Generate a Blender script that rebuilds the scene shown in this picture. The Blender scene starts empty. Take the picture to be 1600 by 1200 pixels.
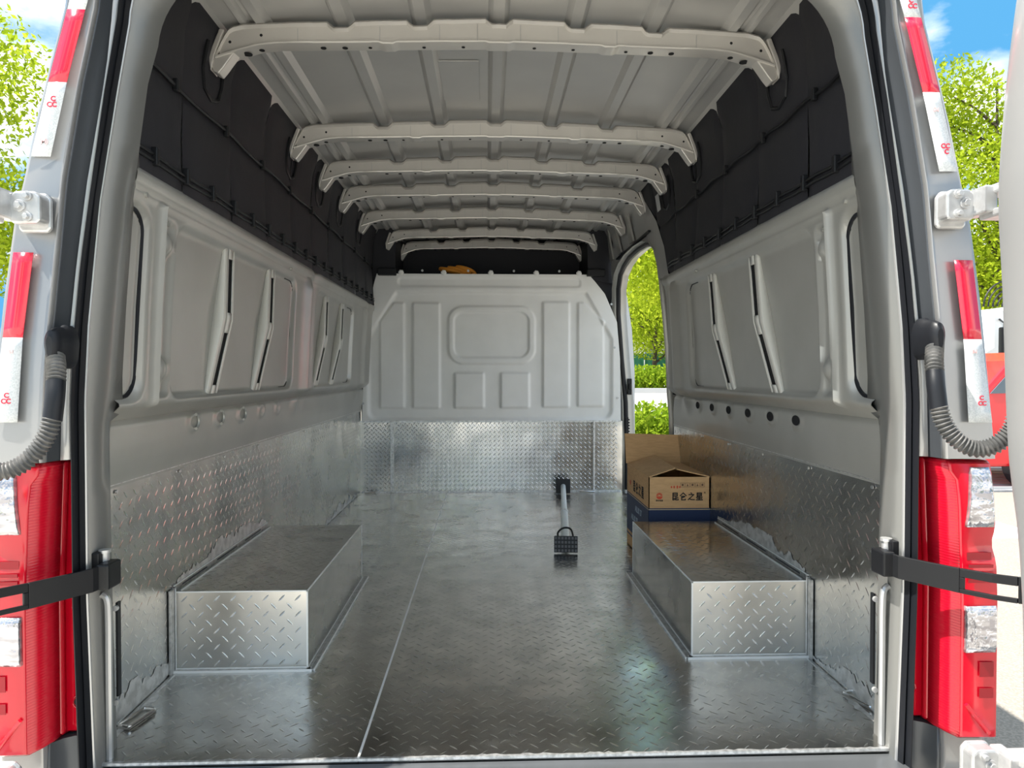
import bpy, math, random
import numpy as np
from mathutils import Vector, Matrix
random.seed(4); rng = np.random.RandomState(7)
SC = bpy.context.scene; COL = SC.collection
# ---------------------------------------------------------------- camera, sky, sun, exposure
cam_data = bpy.data.cameras.new('camera'); cam = bpy.data.objects.new('camera', cam_data); COL.objects.link(cam)
cam_data.sensor_width = 36.0; cam_data.lens = 1090.0 / 1600.0 * 36.0; cam_data.clip_start = .02; cam_data.clip_end = 600
cam.location = (-.034, 0, .807)
cam.rotation_euler = (math.pi/2 - math.atan(18/1090), 0, -math.atan(39/1090))
SC.camera = cam
SC.view_settings.view_transform = 'Standard'; SC.view_settings.look = 'None'
SC.view_settings.gamma = 1; SC.view_settings.use_curve_mapping = False
SC.view_settings.exposure = 2.5
W = bpy.data.worlds.new('sky'); SC.world = W; W.use_nodes = True
nt = W.node_tree; nt.nodes.clear()
def N(t, ty, **k):
    n = t.nodes.new(ty)
    for a, b in k.items(): setattr(n, a, b)
    return n
wo = N(nt, 'ShaderNodeOutputWorld'); bg = N(nt, 'ShaderNodeBackground'); bg.inputs['Strength'].default_value = .38
tc = N(nt, 'ShaderNodeTexCoord'); mp = N(nt, 'ShaderNodeMapping'); mp.inputs['Scale'].default_value = (1, 1, 2.2)
mp.inputs['Location'].default_value = (5.3, 1.1, 2.7)
ns = N(nt, 'ShaderNodeTexNoise'); ns.inputs['Scale'].default_value = 2.6; ns.inputs['Detail'].default_value = 9; ns.inputs['Roughness'].default_value = .55
rp = N(nt, 'ShaderNodeValToRGB'); rp.color_ramp.elements[0].position = .44; rp.color_ramp.elements[1].position = .60
mx = N(nt, 'ShaderNodeMix', data_type='RGBA'); mx.inputs[6].default_value = (.065, .24, .44, 1); mx.inputs[7].default_value = (1.0, .975, .94, 1)
nt.links.new(tc.outputs['Generated'], mp.inputs[0]); nt.links.new(mp.outputs[0], ns.inputs[0]); nt.links.new(ns.outputs[0], rp.inputs[0])
nt.links.new(rp.outputs[0], mx.inputs[0]); nt.links.new(mx.outputs[2], bg.inputs[0]); nt.links.new(bg.outputs[0], wo.inputs[0])
sd = bpy.data.lights.new('sun', 'SUN'); sun = bpy.data.objects.new('sun', sd); COL.objects.link(sun)
sd.energy = 2.0; sd.angle = math.radians(.6); sd.color = (1, .96, .88)
sun.rotation_euler = Vector((-.50, -.10, .86)).to_track_quat('Z', 'Y').to_euler()

# ---------------------------------------------------------------- materials
MATS = {}
def mat(name, col, metal=0., rough=.5, bump=None, var=None, spec=.5, emit=None, trans=0., rvar=None, coat=0., alpha=1.):
    m = bpy.data.materials.new(name); m.use_nodes = True; t = m.node_tree; p = t.nodes['Principled BSDF']
    p.inputs['Base Color'].default_value = (*col, 1); p.inputs['Metallic'].default_value = metal; p.inputs['Roughness'].default_value = rough
    p.inputs['Specular IOR Level'].default_value = spec
    if coat: p.inputs['Coat Weight'].default_value = coat; p.inputs['Coat Roughness'].default_value = .08
    if trans: p.inputs['Transmission Weight'].default_value = trans
    if alpha < 1: p.inputs['Alpha'].default_value = alpha
    c = N(t, 'ShaderNodeTexCoord')
    if var:   # (scale, second colour, lo, hi [, stretch])
        n = N(t, 'ShaderNodeTexNoise'); n.inputs['Scale'].default_value = var[0]; n.inputs['Detail'].default_value = 6
        src = c.outputs['Object']
        if len(var) > 4:
            q = N(t, 'ShaderNodeMapping'); q.inputs['Scale'].default_value = var[4]; t.links.new(src, q.inputs[0]); src = q.outputs[0]
        t.links.new(src, n.inputs[0])
        r = N(t, 'ShaderNodeMapRange'); r.inputs[1].default_value = var[2]; r.inputs[2].default_value = var[3]; t.links.new(n.outputs[0], r.inputs[0])
        k = N(t, 'ShaderNodeMix', data_type='RGBA'); k.inputs[6].default_value = (*col, 1); k.inputs[7].default_value = (*var[1], 1)
        t.links.new(r.outputs[0], k.inputs[0]); t.links.new(k.outputs[2], p.inputs['Base Color'])
    if rvar:  # (scale, lo, hi)
        n = N(t, 'ShaderNodeTexNoise'); n.inputs['Scale'].default_value = rvar[0]; n.inputs['Detail'].default_value = 5; t.links.new(c.outputs['Object'], n.inputs[0])
        r = N(t, 'ShaderNodeMapRange'); r.inputs[1].default_value = .35; r.inputs[2].default_value = .65; r.inputs[3].default_value = rvar[1]; r.inputs[4].default_value = rvar[2]
        t.links.new(n.outputs[0], r.inputs[0]); t.links.new(r.outputs[0], p.inputs['Roughness'])
    if bump:  # list of (scale, distance)
        prev = None
        for sc_, di in bump:
            n = N(t, 'ShaderNodeTexNoise'); n.inputs['Scale'].default_value = sc_; n.inputs['Detail'].default_value = 2; t.links.new(c.outputs['Object'], n.inputs[0])
            b = N(t, 'ShaderNodeBump'); b.inputs['Distance'].default_value = di; b.inputs['Strength'].default_value = 1
            t.links.new(n.outputs[0], b.inputs['Height'])
            if prev: t.links.new(prev.outputs[0], b.inputs['Normal'])
            prev = b
        t.links.new(prev.outputs[0], p.inputs['Normal'])
    if emit: p.inputs['Emission Color'].default_value = (*emit, 1); p.inputs['Emission Strength'].default_value = 1
    MATS[name] = m; return m
PAINT = mat('silver_paint', (.44, .435, .405), .45, .40, coat=.15, bump=[(7, .0010)], var=(5, (.41, .405, .375), .4, .6))
FRAMEP = mat('silver_paint_dimmed', (.21, .21, .20), .5, .38, coat=.2, bump=[(7, .0010)])  # silver paint darkened, standing in for less daylight on the rear frame
PAINTL = mat('silver_paint_glossy', (.45, .45, .45), .5, .28, coat=.5)
JAMB = mat('jamb_shaded_paint', (.075, .082, .092), .4, .38, coat=.15)  # silver paint darkened to carry the dark reflections of the jamb channel
ROOF = mat('roof_primer_paint', (.50, .495, .48), .4, .42, var=(3, (.46, .455, .445), .4, .6))
BOWM = mat('bow_paint', (.60, .575, .54), .45, .34)
ALU = mat('tread_plate_aluminium', (.64, .63, .605), 1., .22, bump=[(3.5, .0030), (26, .00035)], var=(14, (.54, .535, .52), .35, .65), rvar=(7, .16, .30))
ALUW = mat('tread_plate_wall_aluminium', (.60, .59, .565), 1., .24, bump=[(4, .005), (25, .0004)], var=(12, (.53, .52, .50), .35, .65, (1, 1, .25)), rvar=(6, .18, .32))
ALUE = mat('worn_aluminium_edge', (.80, .80, .80), .9, .45, var=(90, (.50, .50, .50), .4, .65), bump=[(120, .0006)])
TREAD = mat('raised_tread', (.68, .67, .65), 1., .26)
LINING = mat('black_lining', (.020, .020, .025), 0, .62, bump=[(14, .002), (300, .0003)], spec=.35)
BLACK = mat('black_plastic', (.007, .0075, .009), 0, .45, spec=.35)
RUBBER = mat('black_rubber', (.010, .011, .014), 0, .42, spec=.35)
VOID = mat('dark_cavity', (.006, .006, .007), 0, .9)
BULK = mat('grey_primed_steel', (.88, .875, .85), .0, .40, var=(6, (.85, .845, .82), .4, .6))
RED = mat('red_lens', (.60, .004, .02), 0, .16, coat=.6, bump=[(60, .0002)])
REDR = mat('ribbed_red_lens', (.52, .004, .02), 0, .25, coat=.3)
CLEAR = mat('clear_lens', (.62, .61, .64), .75, .15, bump=[(55, .004), (16, .006)], coat=.8, var=(45, (.40, .39, .42), .45, .6, (.4, 1, 2.4)))
REDT = mat('red_reflective_tape', (.78, .01, .045), 0, .22, coat=.7, bump=[(9, .0015)])
WHT = mat('white_reflective_tape', (.72, .74, .75), 0, .28, coat=.5, var=(420, (.60, .63, .64), .48, .54))
ZINC = mat('cast_hinge_steel', (.62, .62, .62), .6, .33, var=(40, (.52, .52, .52), .4, .6))
CHROME = mat('zinc_wire', (.75, .75, .74), 1., .22)
CARD = mat('cardboard', (.66, .41, .20), 0, .8, var=(25, (.60, .365, .175), .4, .6, (1, 1, 5)))
NAVY = mat('navy_print', (.012, .028, .085), 0, .55)
INK = mat('black_print', (.02, .02, .02), 0, .7)
REDINK = mat('red_print', (.65, .08, .03), 0, .6)
CREAM = mat('cream_print', (.62, .50, .30), 0, .7)
WPOLE = mat('white_painted_tube', (.66, .70, .70), .1, .35)
def wave_bump(m, scale, axis, dist):
    t = m.node_tree; p = t.nodes['Principled BSDF']; c = N(t, 'ShaderNodeTexCoord'); w = N(t, 'ShaderNodeTexWave')
    w.bands_direction = axis; w.inputs['Scale'].default_value = scale; b = N(t, 'ShaderNodeBump'); b.inputs['Distance'].default_value = dist
    t.links.new(c.outputs['Object'], w.inputs[0]); t.links.new(w.outputs['Fac'], b.inputs['Height']); t.links.new(b.outputs[0], p.inputs['Normal'])
wave_bump(REDR, 55, 'Z', .0004)

# ---------------------------------------------------------------- helpers
ORG = {}
class MB:
    """collects geometry in world coordinates; build() links it as one mesh object"""
    def __init__(s): s.v = []; s.f = []; s.mi = []
    def add(s, vs, fs, mi=0):
        o = len(s.v); s.v += [tuple(map(float, p)) for p in vs]; s.f += [tuple(i+o for i in f) for f in fs]; s.mi += [mi]*len(fs); return s
    def box(s, x0, y0, z0, x1, y1, z1, mi=0):
        x0, x1 = sorted((x0, x1)); y0, y1 = sorted((y0, y1)); z0, z1 = sorted((z0, z1))
        return s.add([(x, y, z) for z in (z0, z1) for y in (y0, y1) for x in (x0, x1)],
                     [(0,2,3,1), (4,5,7,6), (0,1,5,4), (2,6,7,3), (0,4,6,2), (1,3,7,5)], mi)
    def grid(s, rows, close=False, mi=0, flip=False):
        n = len(rows[0]); vs = [p for r in rows for p in r]; fs = []
        for i in range(len(rows)-1):
            for j in range(n if close else n-1):
                k = (j+1) % n; f = (i*n+j, i*n+k, (i+1)*n+k, (i+1)*n+j); fs.append(f[::-1] if flip else f)
        return s.add(vs, fs, mi)
    def tube(s, pts, r, n=10, cap=True, mi=0, closed=False):
        P = [Vector(p) for p in pts]; rows = []; up = Vector((.13, .31, .94))
        rr = r if isinstance(r, (list, tuple)) else [r]*len(P); prev = None
        for i, p in enumerate(P):
            if closed: d = P[(i+1) % len(P)] - P[i-1]
            else: d = P[min(i+1, len(P)-1)] - P[max(i-1, 0)]
            d.normalize()
            a = (prev - d*prev.dot(d)) if prev else d.cross(up)
            if a.length < 1e-5: a = d.cross(Vector((1, 0, 0)))
            a.normalize(); prev = a; b = d.cross(a)
            rows.append([p + (a*math.cos(t) + b*math.sin(t))*rr[i] for t in [2*math.pi*k/n for k in range(n)]])
        if closed: rows.append(rows[0])
        o = len(s.v); s.grid(rows, True, mi)
        if cap and not closed:
            s.f.append(tuple(o+k for k in range(n))[::-1]); s.f.append(tuple(o+(len(rows)-1)*n+k for k in range(n))); s.mi += [mi, mi]
        return s
    def cyl(s, p, d, r, h, n=16, mi=0, r2=None):
        p = Vector(p); d = Vector(d).normalized(); return s.tube([p, p+d*h], [r, r if r2 is None else r2], n, True, mi)
    def prism(s, poly, a0, a1, axis='y', mi=0):
        f = {'y': lambda u, v, a: (u, a, v), 'z': lambda u, v, a: (u, v, a), 'x': lambda u, v, a: (a, u, v)}[axis]
        n = len(poly); vs = [f(u, v, a0) for u, v in poly] + [f(u, v, a1) for u, v in poly]
        fs = [tuple(range(n)), tuple(range(2*n-1, n-1, -1))] + [(i, i+n, (i+1) % n+n, (i+1) % n) for i in range(n)]
        return s.add(vs, fs, mi)
    def mirror(s):
        s.v = [(-x, y, z) for x, y, z in s.v]; s.f = [f[::-1] for f in s.f]; return s
    def build(s, name, m, parent=None, smooth=False, kind=None, bevel=0, solid=0, fix=True):
        me = bpy.data.meshes.new(name)
        o0 = ORG.get(parent.name, Vector((0, 0, 0))) if parent else Vector((0, 0, 0))
        me.from_pydata([Vector(v)-o0 for v in s.v], [], s.f)
        for mm in (m if isinstance(m, (list, tuple)) else [m]): me.materials.append(mm)
        if any(s.mi): me.polygons.foreach_set('material_index', s.mi)
        if fix:
            import bmesh
            b = bmesh.new(); b.from_mesh(me); bmesh.ops.recalc_face_normals(b, faces=b.faces); b.to_mesh(me); b.free()
        o = bpy.data.objects.new(name, me); COL.objects.link(o)
        if parent: o.parent = parent
        ORG[o.name] = o0.copy()
        if smooth:
            me.polygons.foreach_set('use_smooth', [True]*len(me.polygons))
            if smooth != 'all': me.set_sharp_from_angle(angle=math.radians(38 if smooth is True else smooth))
        if solid:
            md = o.modifiers.new('thickness', 'SOLIDIFY'); md.thickness = solid; md.offset = 0
        if bevel:
            md = o.modifiers.new('bevel', 'BEVEL'); md.width = bevel; md.segments = 2; md.limit_method = 'ANGLE'; md.angle_limit = math.radians(40)
        if kind: o['kind'] = kind
        return o
def tag(o, label, cat, group=None, kind=None):
    o['label'] = label; o['category'] = cat
    if group: o['group'] = group
    if kind: o['kind'] = kind
    return o
def thing(name, loc, label, cat, group=None):
    o = bpy.data.objects.new(name, None); COL.objects.link(o); o.location = loc; ORG[o.name] = Vector(loc); o.empty_display_size = .1
    return tag(o, label, cat, group)
def struct(o): o['kind'] = 'structure'; return o
def lerp(tab, z):
    return float(np.interp(z, [a for a, _ in tab], [b for _, b in tab]))
def clone(root, loc, label=None, scale=None, rz=None):
    r = root.copy(); COL.objects.link(r); r.location = loc; ORG[r.name] = Vector(loc)
    if scale: r.scale = scale
    if rz is not None: r.rotation_euler = (0, 0, rz)
    if label: r['label'] = label
    for ch in list(root.children):
        c = ch.copy(); COL.objects.link(c); c.parent = r
        for g in list(ch.children):
            d = g.copy(); COL.objects.link(d); d.parent = c
    return r
def smoothstep(a, b, x):
    t = np.clip((x-a)/(b-a), 0, 1); return t*t*(3-2*t)
def sd_rbox(x, y, x0, y0, x1, y1, r):
    cx, cy = (x0+x1)/2, (y0+y1)/2; qx = np.abs(x-cx)-((x1-x0)/2-r); qy = np.abs(y-cy)-((y1-y0)/2-r)
    return np.hypot(np.maximum(qx, 0), np.maximum(qy, 0)) + np.minimum(np.maximum(qx, qy), 0) - r
def treads(origin, u, v, n, w, h, mask=None, px=.0435, py=.022, L=.013, wd=.0024, hh=.00042):
    """raised lens shaped treads on a plate, alternating in direction row by row"""
    origin, u, v, n = Vector(origin), Vector(u), Vector(v), Vector(n); b = MB(); j = 0; y = py*.6
    while y < h-.008:
        x = px*(.4 if j % 2 == 0 else .9); a = math.radians(45 if j % 2 == 0 else -45); ca, sa = math.cos(a), math.sin(a)
        while x < w-.008:
            if mask is None or mask(x, y):
                P = lambda p, q, k: origin + u*(x+p*ca-q*sa) + v*(y+p*sa+q*ca) + n*k
                vs = [P(-L, 0, 0), P(-L*.45, -wd, 0), P(L*.45, -wd, 0), P(L, 0, 0), P(L*.45, wd, 0), P(-L*.45, wd, 0), P(-L*.5, 0, hh), P(L*.5, 0, hh)]
                b.add(vs, [(0,1,6), (1,2,7,6), (2,3,7), (3,4,7), (4,5,6,7), (5,0,6)])
            x += px
        y += py; j += 1
    return b
def text(body, size, m, parent, M, name='lettering', extrude=.0004, bold=0, space=1.):
    cu = bpy.data.curves.new(name, 'FONT'); cu.body = body; cu.size = size; cu.extrude = extrude; cu.offset = bold; cu.align_x = 'CENTER'; cu.align_y = 'CENTER'; cu.space_character = space
    cu.materials.append(m); o = bpy.data.objects.new(name, cu); COL.objects.link(o); o.parent = parent
    me = bpy.data.meshes.new_from_object(o); bpy.data.objects.remove(o); o = bpy.data.objects.new(name, me); COL.objects.link(o); o.parent = parent
    o.matrix_local = Matrix.Translation(-ORG.get(parent.name, Vector((0, 0, 0)))) @ M
    return o
def face_matrix(loc, right, up):
    r = Vector(right).normalized(); u = Vector(up).normalized(); n = r.cross(u)
    return Matrix(((r.x, u.x, n.x, loc[0]), (r.y, u.y, n.y, loc[1]), (r.z, u.z, n.z, loc[2]), (0, 0, 0, 1)))

# ================================================================ SETTING
G = -.65
# ---- ground outside
CONC = mat('pale_concrete', (.60, .565, .50), 0, .85, var=(3, (.53, .50, .445), .35, .65), bump=[(200, .003)])  # ground kept extra pale so sun bounces into the load space
ground = struct(MB().box(-70, -40, G-.2, 130, 150, G).build('ground', CONC))
# ---- floor
FY0, FY1, HW = 1.456, 4.72, .885
floor = struct(MB().box(-HW, FY0, -.02, -.3045, FY1, 0).box(-.3025, FY0, -.02, HW, FY1, 0).build('floor', ALU))
def fmask(o):
    return lambda x, y: not ((abs(o+x) > .50 and 1.88 < FY0+y < 2.79) or abs(o+x+.3035) < .016)
treads((-HW, FY0, 0), (1, 0, 0), (0, 1, 0), (0, 0, 1), 2*HW, FY1-FY0, fmask(-HW)).build('tread_pattern', TREAD, floor, kind='stuff', fix=False)
b = MB().box(-.3060, FY0, -.004, -.3010, FY1, .0016)
b.build('sheet_seam', mat('bright_sawn_edge', (.9, .9, .9), .5, .5), floor)
rows = []
for i in range(170):
    x = -.84+1.68*i/169; k = random.uniform(0, .006)*(1 if random.random() < .4 else .3)
    rows.append([(x, FY0-.004, -.004), (x, FY0-.003, .001), (x, FY0+.002+k, .0013)])
MB().grid(rows).build('ragged_edge', ALUE, floor, fix=False)
MB().box(-.845, 1.36, -.06, .845, FY0-.004, -.010).build('threshold', mat('sill_dark_reflection', (.16, .17, .18), .6, .35, rvar=(8, .28, .42)), floor)  # silver sill coloured dark in place of the dark things it reflects
MB().box(-HW-.1, 1.5, -.3, HW+.1, 5.3, -.03).build('underfloor', VOID, floor)

# ---- side walls
XB = [(.46, .882), (.555, .880), (.60, .872), (.635, .868), (.70, .864), (.715, .848), (.735, .828), (.96, .818), (1.195, .803), (1.22, .790), (1.245, .786), (1.262, .800)]
EDGE = [(0, 3.42), (.45, 3.42), (.56, 3.38), (.70, 3.31), (.94, 3.26), (1.15, 3.26), (1.262, 3.27)]
def SKIN(z): return lerp([(.735, .849), (.96, .838), (1.19, .820)], z)
def wall_grid(side):
    nz = 104; ny = 330 if side < 0 else 215
    zs = np.linspace(.545, 1.262, nz); rows = []
    for z in zs:
        y1 = 4.72 if side < 0 else lerp(EDGE, z)
        Y = np.linspace(1.54, y1, ny); x = np.full(ny, lerp(XB, z))
        Z = np.full(ny, z)
        bays = [(1.30, 1.64, .055), (1.775, 2.87, .06)] + ([(3.21, 4.10, .06)] if side < 0 else [])
        if side > 0: bays[1] = (1.775, 2.93, .06)
        for a, c, r in bays:
            d = sd_rbox(Y, Z, a, .738, c, 1.185, r); k = smoothstep(.004, -.018, d)
            depth = SKIN(z) - lerp(XB, z)
            x = x + k*depth
        # recessed post strip beside the rear bay, raised bright ridge
        d = sd_rbox(Y, Z, 1.705, .748, 1.765, 1.175, .015); x = x + .012*smoothstep(.002, -.010, d)
        if .72 < z < 1.2: x = x - .016*np.exp(-((Y-1.683)/.010)**2)
        # pressed column between the bays
        cols = [3.03] + ([4.42] if side < 0 else [])
        if side > 0: cols = [3.10]
        for c in cols:
            x = x - .026*np.exp(-((Y-c)/.045)**2)*smoothstep(.60, .74, Z)*smoothstep(1.24, 1.16, Z) + .012*np.exp(-((Y-c-.11)/.04)**2)*smoothstep(.60, .74, Z)
        # long pressed rail above the plate
        x = x + .010*np.exp(-((Z-.700)/.008)**2)
        hs = [1.99, 2.174, 2.364, 2.554, 2.746, 2.932]
        for h in (hs if side > 0 else [2.004, 2.194, 2.393, 2.6, 2.8]):
            dd = np.hypot((Y-h)/.030, (Z-.668)/.020); x = x - .006*np.exp(-((dd-1)/.35)**2)
        # shallow relief of the upper rail
        x = x + .006*np.exp(-((Z-1.213)/.006)**2)
        for cy, cz in ((1.737, 1.118), (1.737, .815)):
            dd = np.hypot((Y-cy)/.020, (Z-cz)/.026); x = x - .016*np.exp(-dd**4)*1.0
        rows.append([(side*float(a), float(q), float(z)) for a, q in zip(x, Y)])
    return rows
def make_wall(side):
    nm = 'wall_left' if side < 0 else 'wall_right'
    w = struct(MB().grid(wall_grid(side)).build(nm, PAINT, smooth=60))
    S = side
    y1 = FY1 if side < 0 else 3.39
    # tread plate lining the lower wall
    pl = MB().box(S*(HW-.002), 1.53, 0, S*(HW+.012), y1, .552).build('wall_plate', ALUW, w)
    o = (S*(HW-.0022), 1.54, 0); m = lambda x, y: not (1.90 < 1.54+x < 2.77 and y < .235)
    treads(o, (0, 1, 0), (0, 0, 1), (-S, 0, 0), y1-1.55, .545, m, hh=.0005).build('tread_pattern', TREAD, pl, kind='stuff', fix=False)
    rows = []
    for i in range(120):
        y = 1.53+(y1-1.53)*i/119; k = random.uniform(0, .0035)
        rows.append([(S*(HW-.001), y, .549-k), (S*(HW-.005), y, .5505), (S*(HW-.005), y, .556), (S*(HW+.004), y, .560+k*.5)])
    MB().grid(rows).build('top_trim', ALUE, w, smooth=True)
    for y in [1.62+.33*i for i in range(int((y1-1.62)/.33)+1)]:
        MB().cyl((S*(HW-.004), y, .535), (-S, 0, 0), .0045, .003, 8).build('rivet', ALUE, pl)
    # slotted braces in the window bays
    spots = [(2.135, 2.055), (2.55, 2.445)] + ([(3.42, 3.29), (3.79, 3.62)] if side < 0 else [])
    if side > 0: spots = [(2.185, 2.055), (2.60, 2.45)]
    for yt, yb in spots:
        zt, zb, zm = 1.182, .742, .965
        b = MB(); n = 26; prof = []
        for i in range(n+1):
            z = zb+(zt-zb)*i/n; t = (z-zb)/(zt-zb); yc = yb+(yt-yb)*t
            k = 1-abs(z-zm)/(zt-zm if z > zm else zm-zb)
            xi = SKIN(z)-.008-.024*k
            prof.append((z, yc, xi))
        rows = []
        for z, yc, xi in prof:
            rows.append([(S*SKIN(z), yc-.018, z), (S*(xi+.002), yc-.016, z), (S*xi, yc-.012, z), (S*xi, yc+.006, z)])
        b.grid(rows); rows = []
        for z, yc, xi in prof: rows.append([(S*xi, yc+.042, z), (S*xi, yc+.054, z), (S*SKIN(z), yc+.058, z)])
        b.grid(rows)
        holes = ((.770, .925), (.985, 1.150))
        sub = [zb] + [h for p in holes for h in p] + [zt]
        def at(z):
            t = (z-zb)/(zt-zb); k = 1-abs(z-zm)/(zt-zm if z > zm else zm-zb); return yb+(yt-yb)*t, SKIN(z)-.008-.024*k
        for a, c in ((zb, .770), (.925, .985), (1.150, zt)):
            rows = []
            for i in range(7):
                z = a+(c-a)*i/6; yc, xi = at(z); rows.append([(S*xi, yc+.006, z), (S*xi, yc+.042, z)])
            b.grid(rows)
        for a, c in holes:   # rims of the slots
            for e0, e1 in ((.004, .007), (.040, .044)):
                rows = []
                for i in range(9):
                    z = a+(c-a)*i/8; yc, xi = at(z); rows.append([(S*xi, yc+e0, z), (S*xi, yc+e1, z)])
                b.grid(rows)
        br = b.build('slotted_brace', MATS.get('lit_brace_paint') or mat('lit_brace_paint', (.68, .665, .61), .15, .4), w, smooth=30, solid=.0025)  # paint lightened to carry the daylight on the rear-facing sides
        for a, c in holes:
            rows = []
            for i in range(9):
                z = a+(c-a)*i/8; yc, xi = at(z); rows.append([(S*(xi+.005), yc+.004, z), (S*(xi+.005), yc+.044, z)])
            MB().grid(rows).build('slot', VOID, br, solid=.001)
    # dark gap lines at the bay edges
    def rrpath(y0, z0, y1_, z1, r, part):
        pts = []
        for cx, cz, a0 in ((y1_-r, z1-r, 90), (y1_-r, z0+r, 0)):
            for i in range(9):
                a = math.radians(a0-90*i/8); pts.append((cx+r*math.cos(a), cz+r*math.sin(a)))
        return [(part, z1)] + pts + [(part, z0)]
    for (a, c) in ([(1.56, 1.645), (2.74, 2.875)] + ([(3.95, 4.105)] if side < 0 else [])):
        if side > 0 and c == 2.875: a, c = 2.8, 2.935
        pts = rrpath(1.3, .750, c-.014, 1.173, .052, a)
        MB().tube([(S*(SKIN(z)-.001), y, z) for y, z in pts], .006 if c < 2 else .0035, 6).build('bay_seal', RUBBER, w, smooth=True)
    if side > 0:
        for h in [1.99, 2.174, 2.364, 2.554, 2.746, 2.932]:
            b = MB(); c = Vector((S*.8625, h, .668)); ring = [(S*.8600, h+.026*math.cos(t), .668+.015*math.sin(t)) for t in [2*math.pi*i/16 for i in range(16)]]
            b.add([c]+ring, [(0, i+1, (i+1) % 16+1) for i in range(16)]).build('rail_hole', VOID, w)
    else:
        for h in [2.004, 2.194, 2.393]:
            pts = [(S*.858, h+.022*math.sin(t), .668+.020*math.cos(t)) for t in [math.pi*i/10 for i in range(11)]]
            MB().tube(pts, .0045, 8).build('pressed_lip', PAINT, w, smooth=True)
    for y, z in ((1.72, 1.165), (2.75, 1.21), (3.05, 1.19), (3.05, .72), (1.60, 1.205)):
        if side > 0 and y > 3.2: continue
        MB().cyl((S*(lerp(XB, z)+.004), y, z), (-S, 0, 0), .006, .008, 10).build('plug', PAINT, w)
    return w
wall_left = make_wall(-1); wall_right = make_wall(1)

# jamb and header round the side door opening (right)
OPN = [(3.47, 0.), (3.47, .25), (3.47, .45), (3.455, .6), (3.44, .70), (3.415, .82), (3.40, .94), (3.40, 1.05), (3.405, 1.15), (3.42, 1.262), (3.45, 1.35), (3.51, 1.43), (3.62, 1.49),
       (3.78, 1.52), (4.0, 1.53), (4.25, 1.525), (4.45, 1.50), (4.60, 1.455), (4.69, 1.37), (4.73, 1.20), (4.75, .9), (4.765, .6), (4.77, .3), (4.77, 0.)]
def ox(z): return lerp([(0, .885), (.55, .88), (.7, .86), (1.2, .815), (1.53, .80)], z)
rows = [[(ox(z), y, z) for y, z in OPN], [(ox(z)+.035, y+(.004 if y < 4 else -.004), z) for y, z in OPN], [(ox(z)+.10, y+(.03 if y < 4 else 0), z-.01*(z > 1.4)) for y, z in OPN]]
MB().grid(rows).build('door_jamb', PAINT, wall_right, smooth=True, solid=.003)
MB().tube([(ox(z)+.045, y, z-(.012 if 3.6 < y < 4.6 else 0)) for y, z in OPN[4:]], .017, 8).build('door_seal', RUBBER, wall_right, smooth=True)
CEIL = lambda x: 1.812-.07*x*x
ZT = [(3.05, 1.255), (3.30, 1.256), (3.42, 1.270), (3.45, 1.345), (3.51, 1.425), (3.62, 1.485), (3.78, 1.515), (4.0, 1.525), (4.25, 1.52), (4.45, 1.495), (4.60, 1.45), (4.69, 1.365), (4.73, 1.195)]
rows = []
for i in range(61):
    y = 3.05+(4.72-3.05)*i/60; zt = lerp(ZT, y); r = []
    for k in range(17):
        t = k/16; z = zt+(1.775-zt)*t; x = lerp([(1.25, .806), (1.4, .815), (1.55, .814), (1.67, .806), (1.775, .775)], z) + .006*math.sin(t*9)*(t < .75)*(y > 3.7)
        r.append((x, y, z))
    rows.append(r)
MB().grid(rows).build('door_header', ROOF, wall_right, smooth='all')
for k, (y, h) in enumerate([(3.98, .16), (4.34, .15), (4.62, .2)]):
    MB().add([(.806, y, 1.56), (.806, y+.10, 1.56), (.775, y+.06, 1.56+h), (.775, y+.02, 1.56+h)], [(0, 1, 2, 3)]).build('gusset', PAINT, wall_right, solid=.012)
MB().box(.80, 3.6, 1.535, .835, 4.5, 1.545).build('rail_track', RUBBER, wall_right)
# white front pillar of the side door with latch parts seen beyond the seal
MB().add([(.925, 4.80, -.1), (.925, 4.80, 1.1), (.90, 4.80, 1.33), (.868, 4.80, 1.44), (.89, 4.80, 1.44), (.93, 4.80, 1.33), (.965, 4.80, 1.1), (.985, 4.80, .8), (.99, 4.80, -.1)], [tuple(range(9))]).build(
    'front_post', mat('white_body_paint', (.78, .79, .80), 0, .3, coat=.4), wall_right, solid=.03)
b = MB().box(.928, 4.745, .655, .958, 4.785, .765).box(.934, 4.73, .69, .952, 4.745, .73); b.build('latch_block', BLACK, wall_right, bevel=.004)
b = MB().box(.915, 4.745, .37, .935, 4.785, .50)
for i in range(6): b.box(.935, 4.745, .378+i*.02, .943, 4.785, .388+i*.02)
b.build('contact_block', BLACK, wall_right)

# ---- outer skin of the body (seen only edge on; keeps the daylight out)
SK = [(-.45, 1.0), (.33, 1.005), (.63, 1.0), (.95, .97), (1.18, .93), (1.4, .885), (1.6, .845), (1.75, .80), (1.82, .72), (1.85, .55), (1.855, 0)]
def skin(side, y0, y1, zmin, name, parent):
    P = [(side*x, z) for z, x in SK if z >= zmin]
    return MB().grid([[(x, y, z) for x, z in P] for y in (y0, y1)]).build(name, PAINT, parent, smooth=True, solid=.002)
skin(-1, 1.50, 5.6, -.45, 'outer_skin', wall_left); skin(1, 1.50, 3.55, -.45, 'outer_skin', wall_right); skin(1, 3.55, 5.6, 1.55, 'outer_skin', wall_right)

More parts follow.
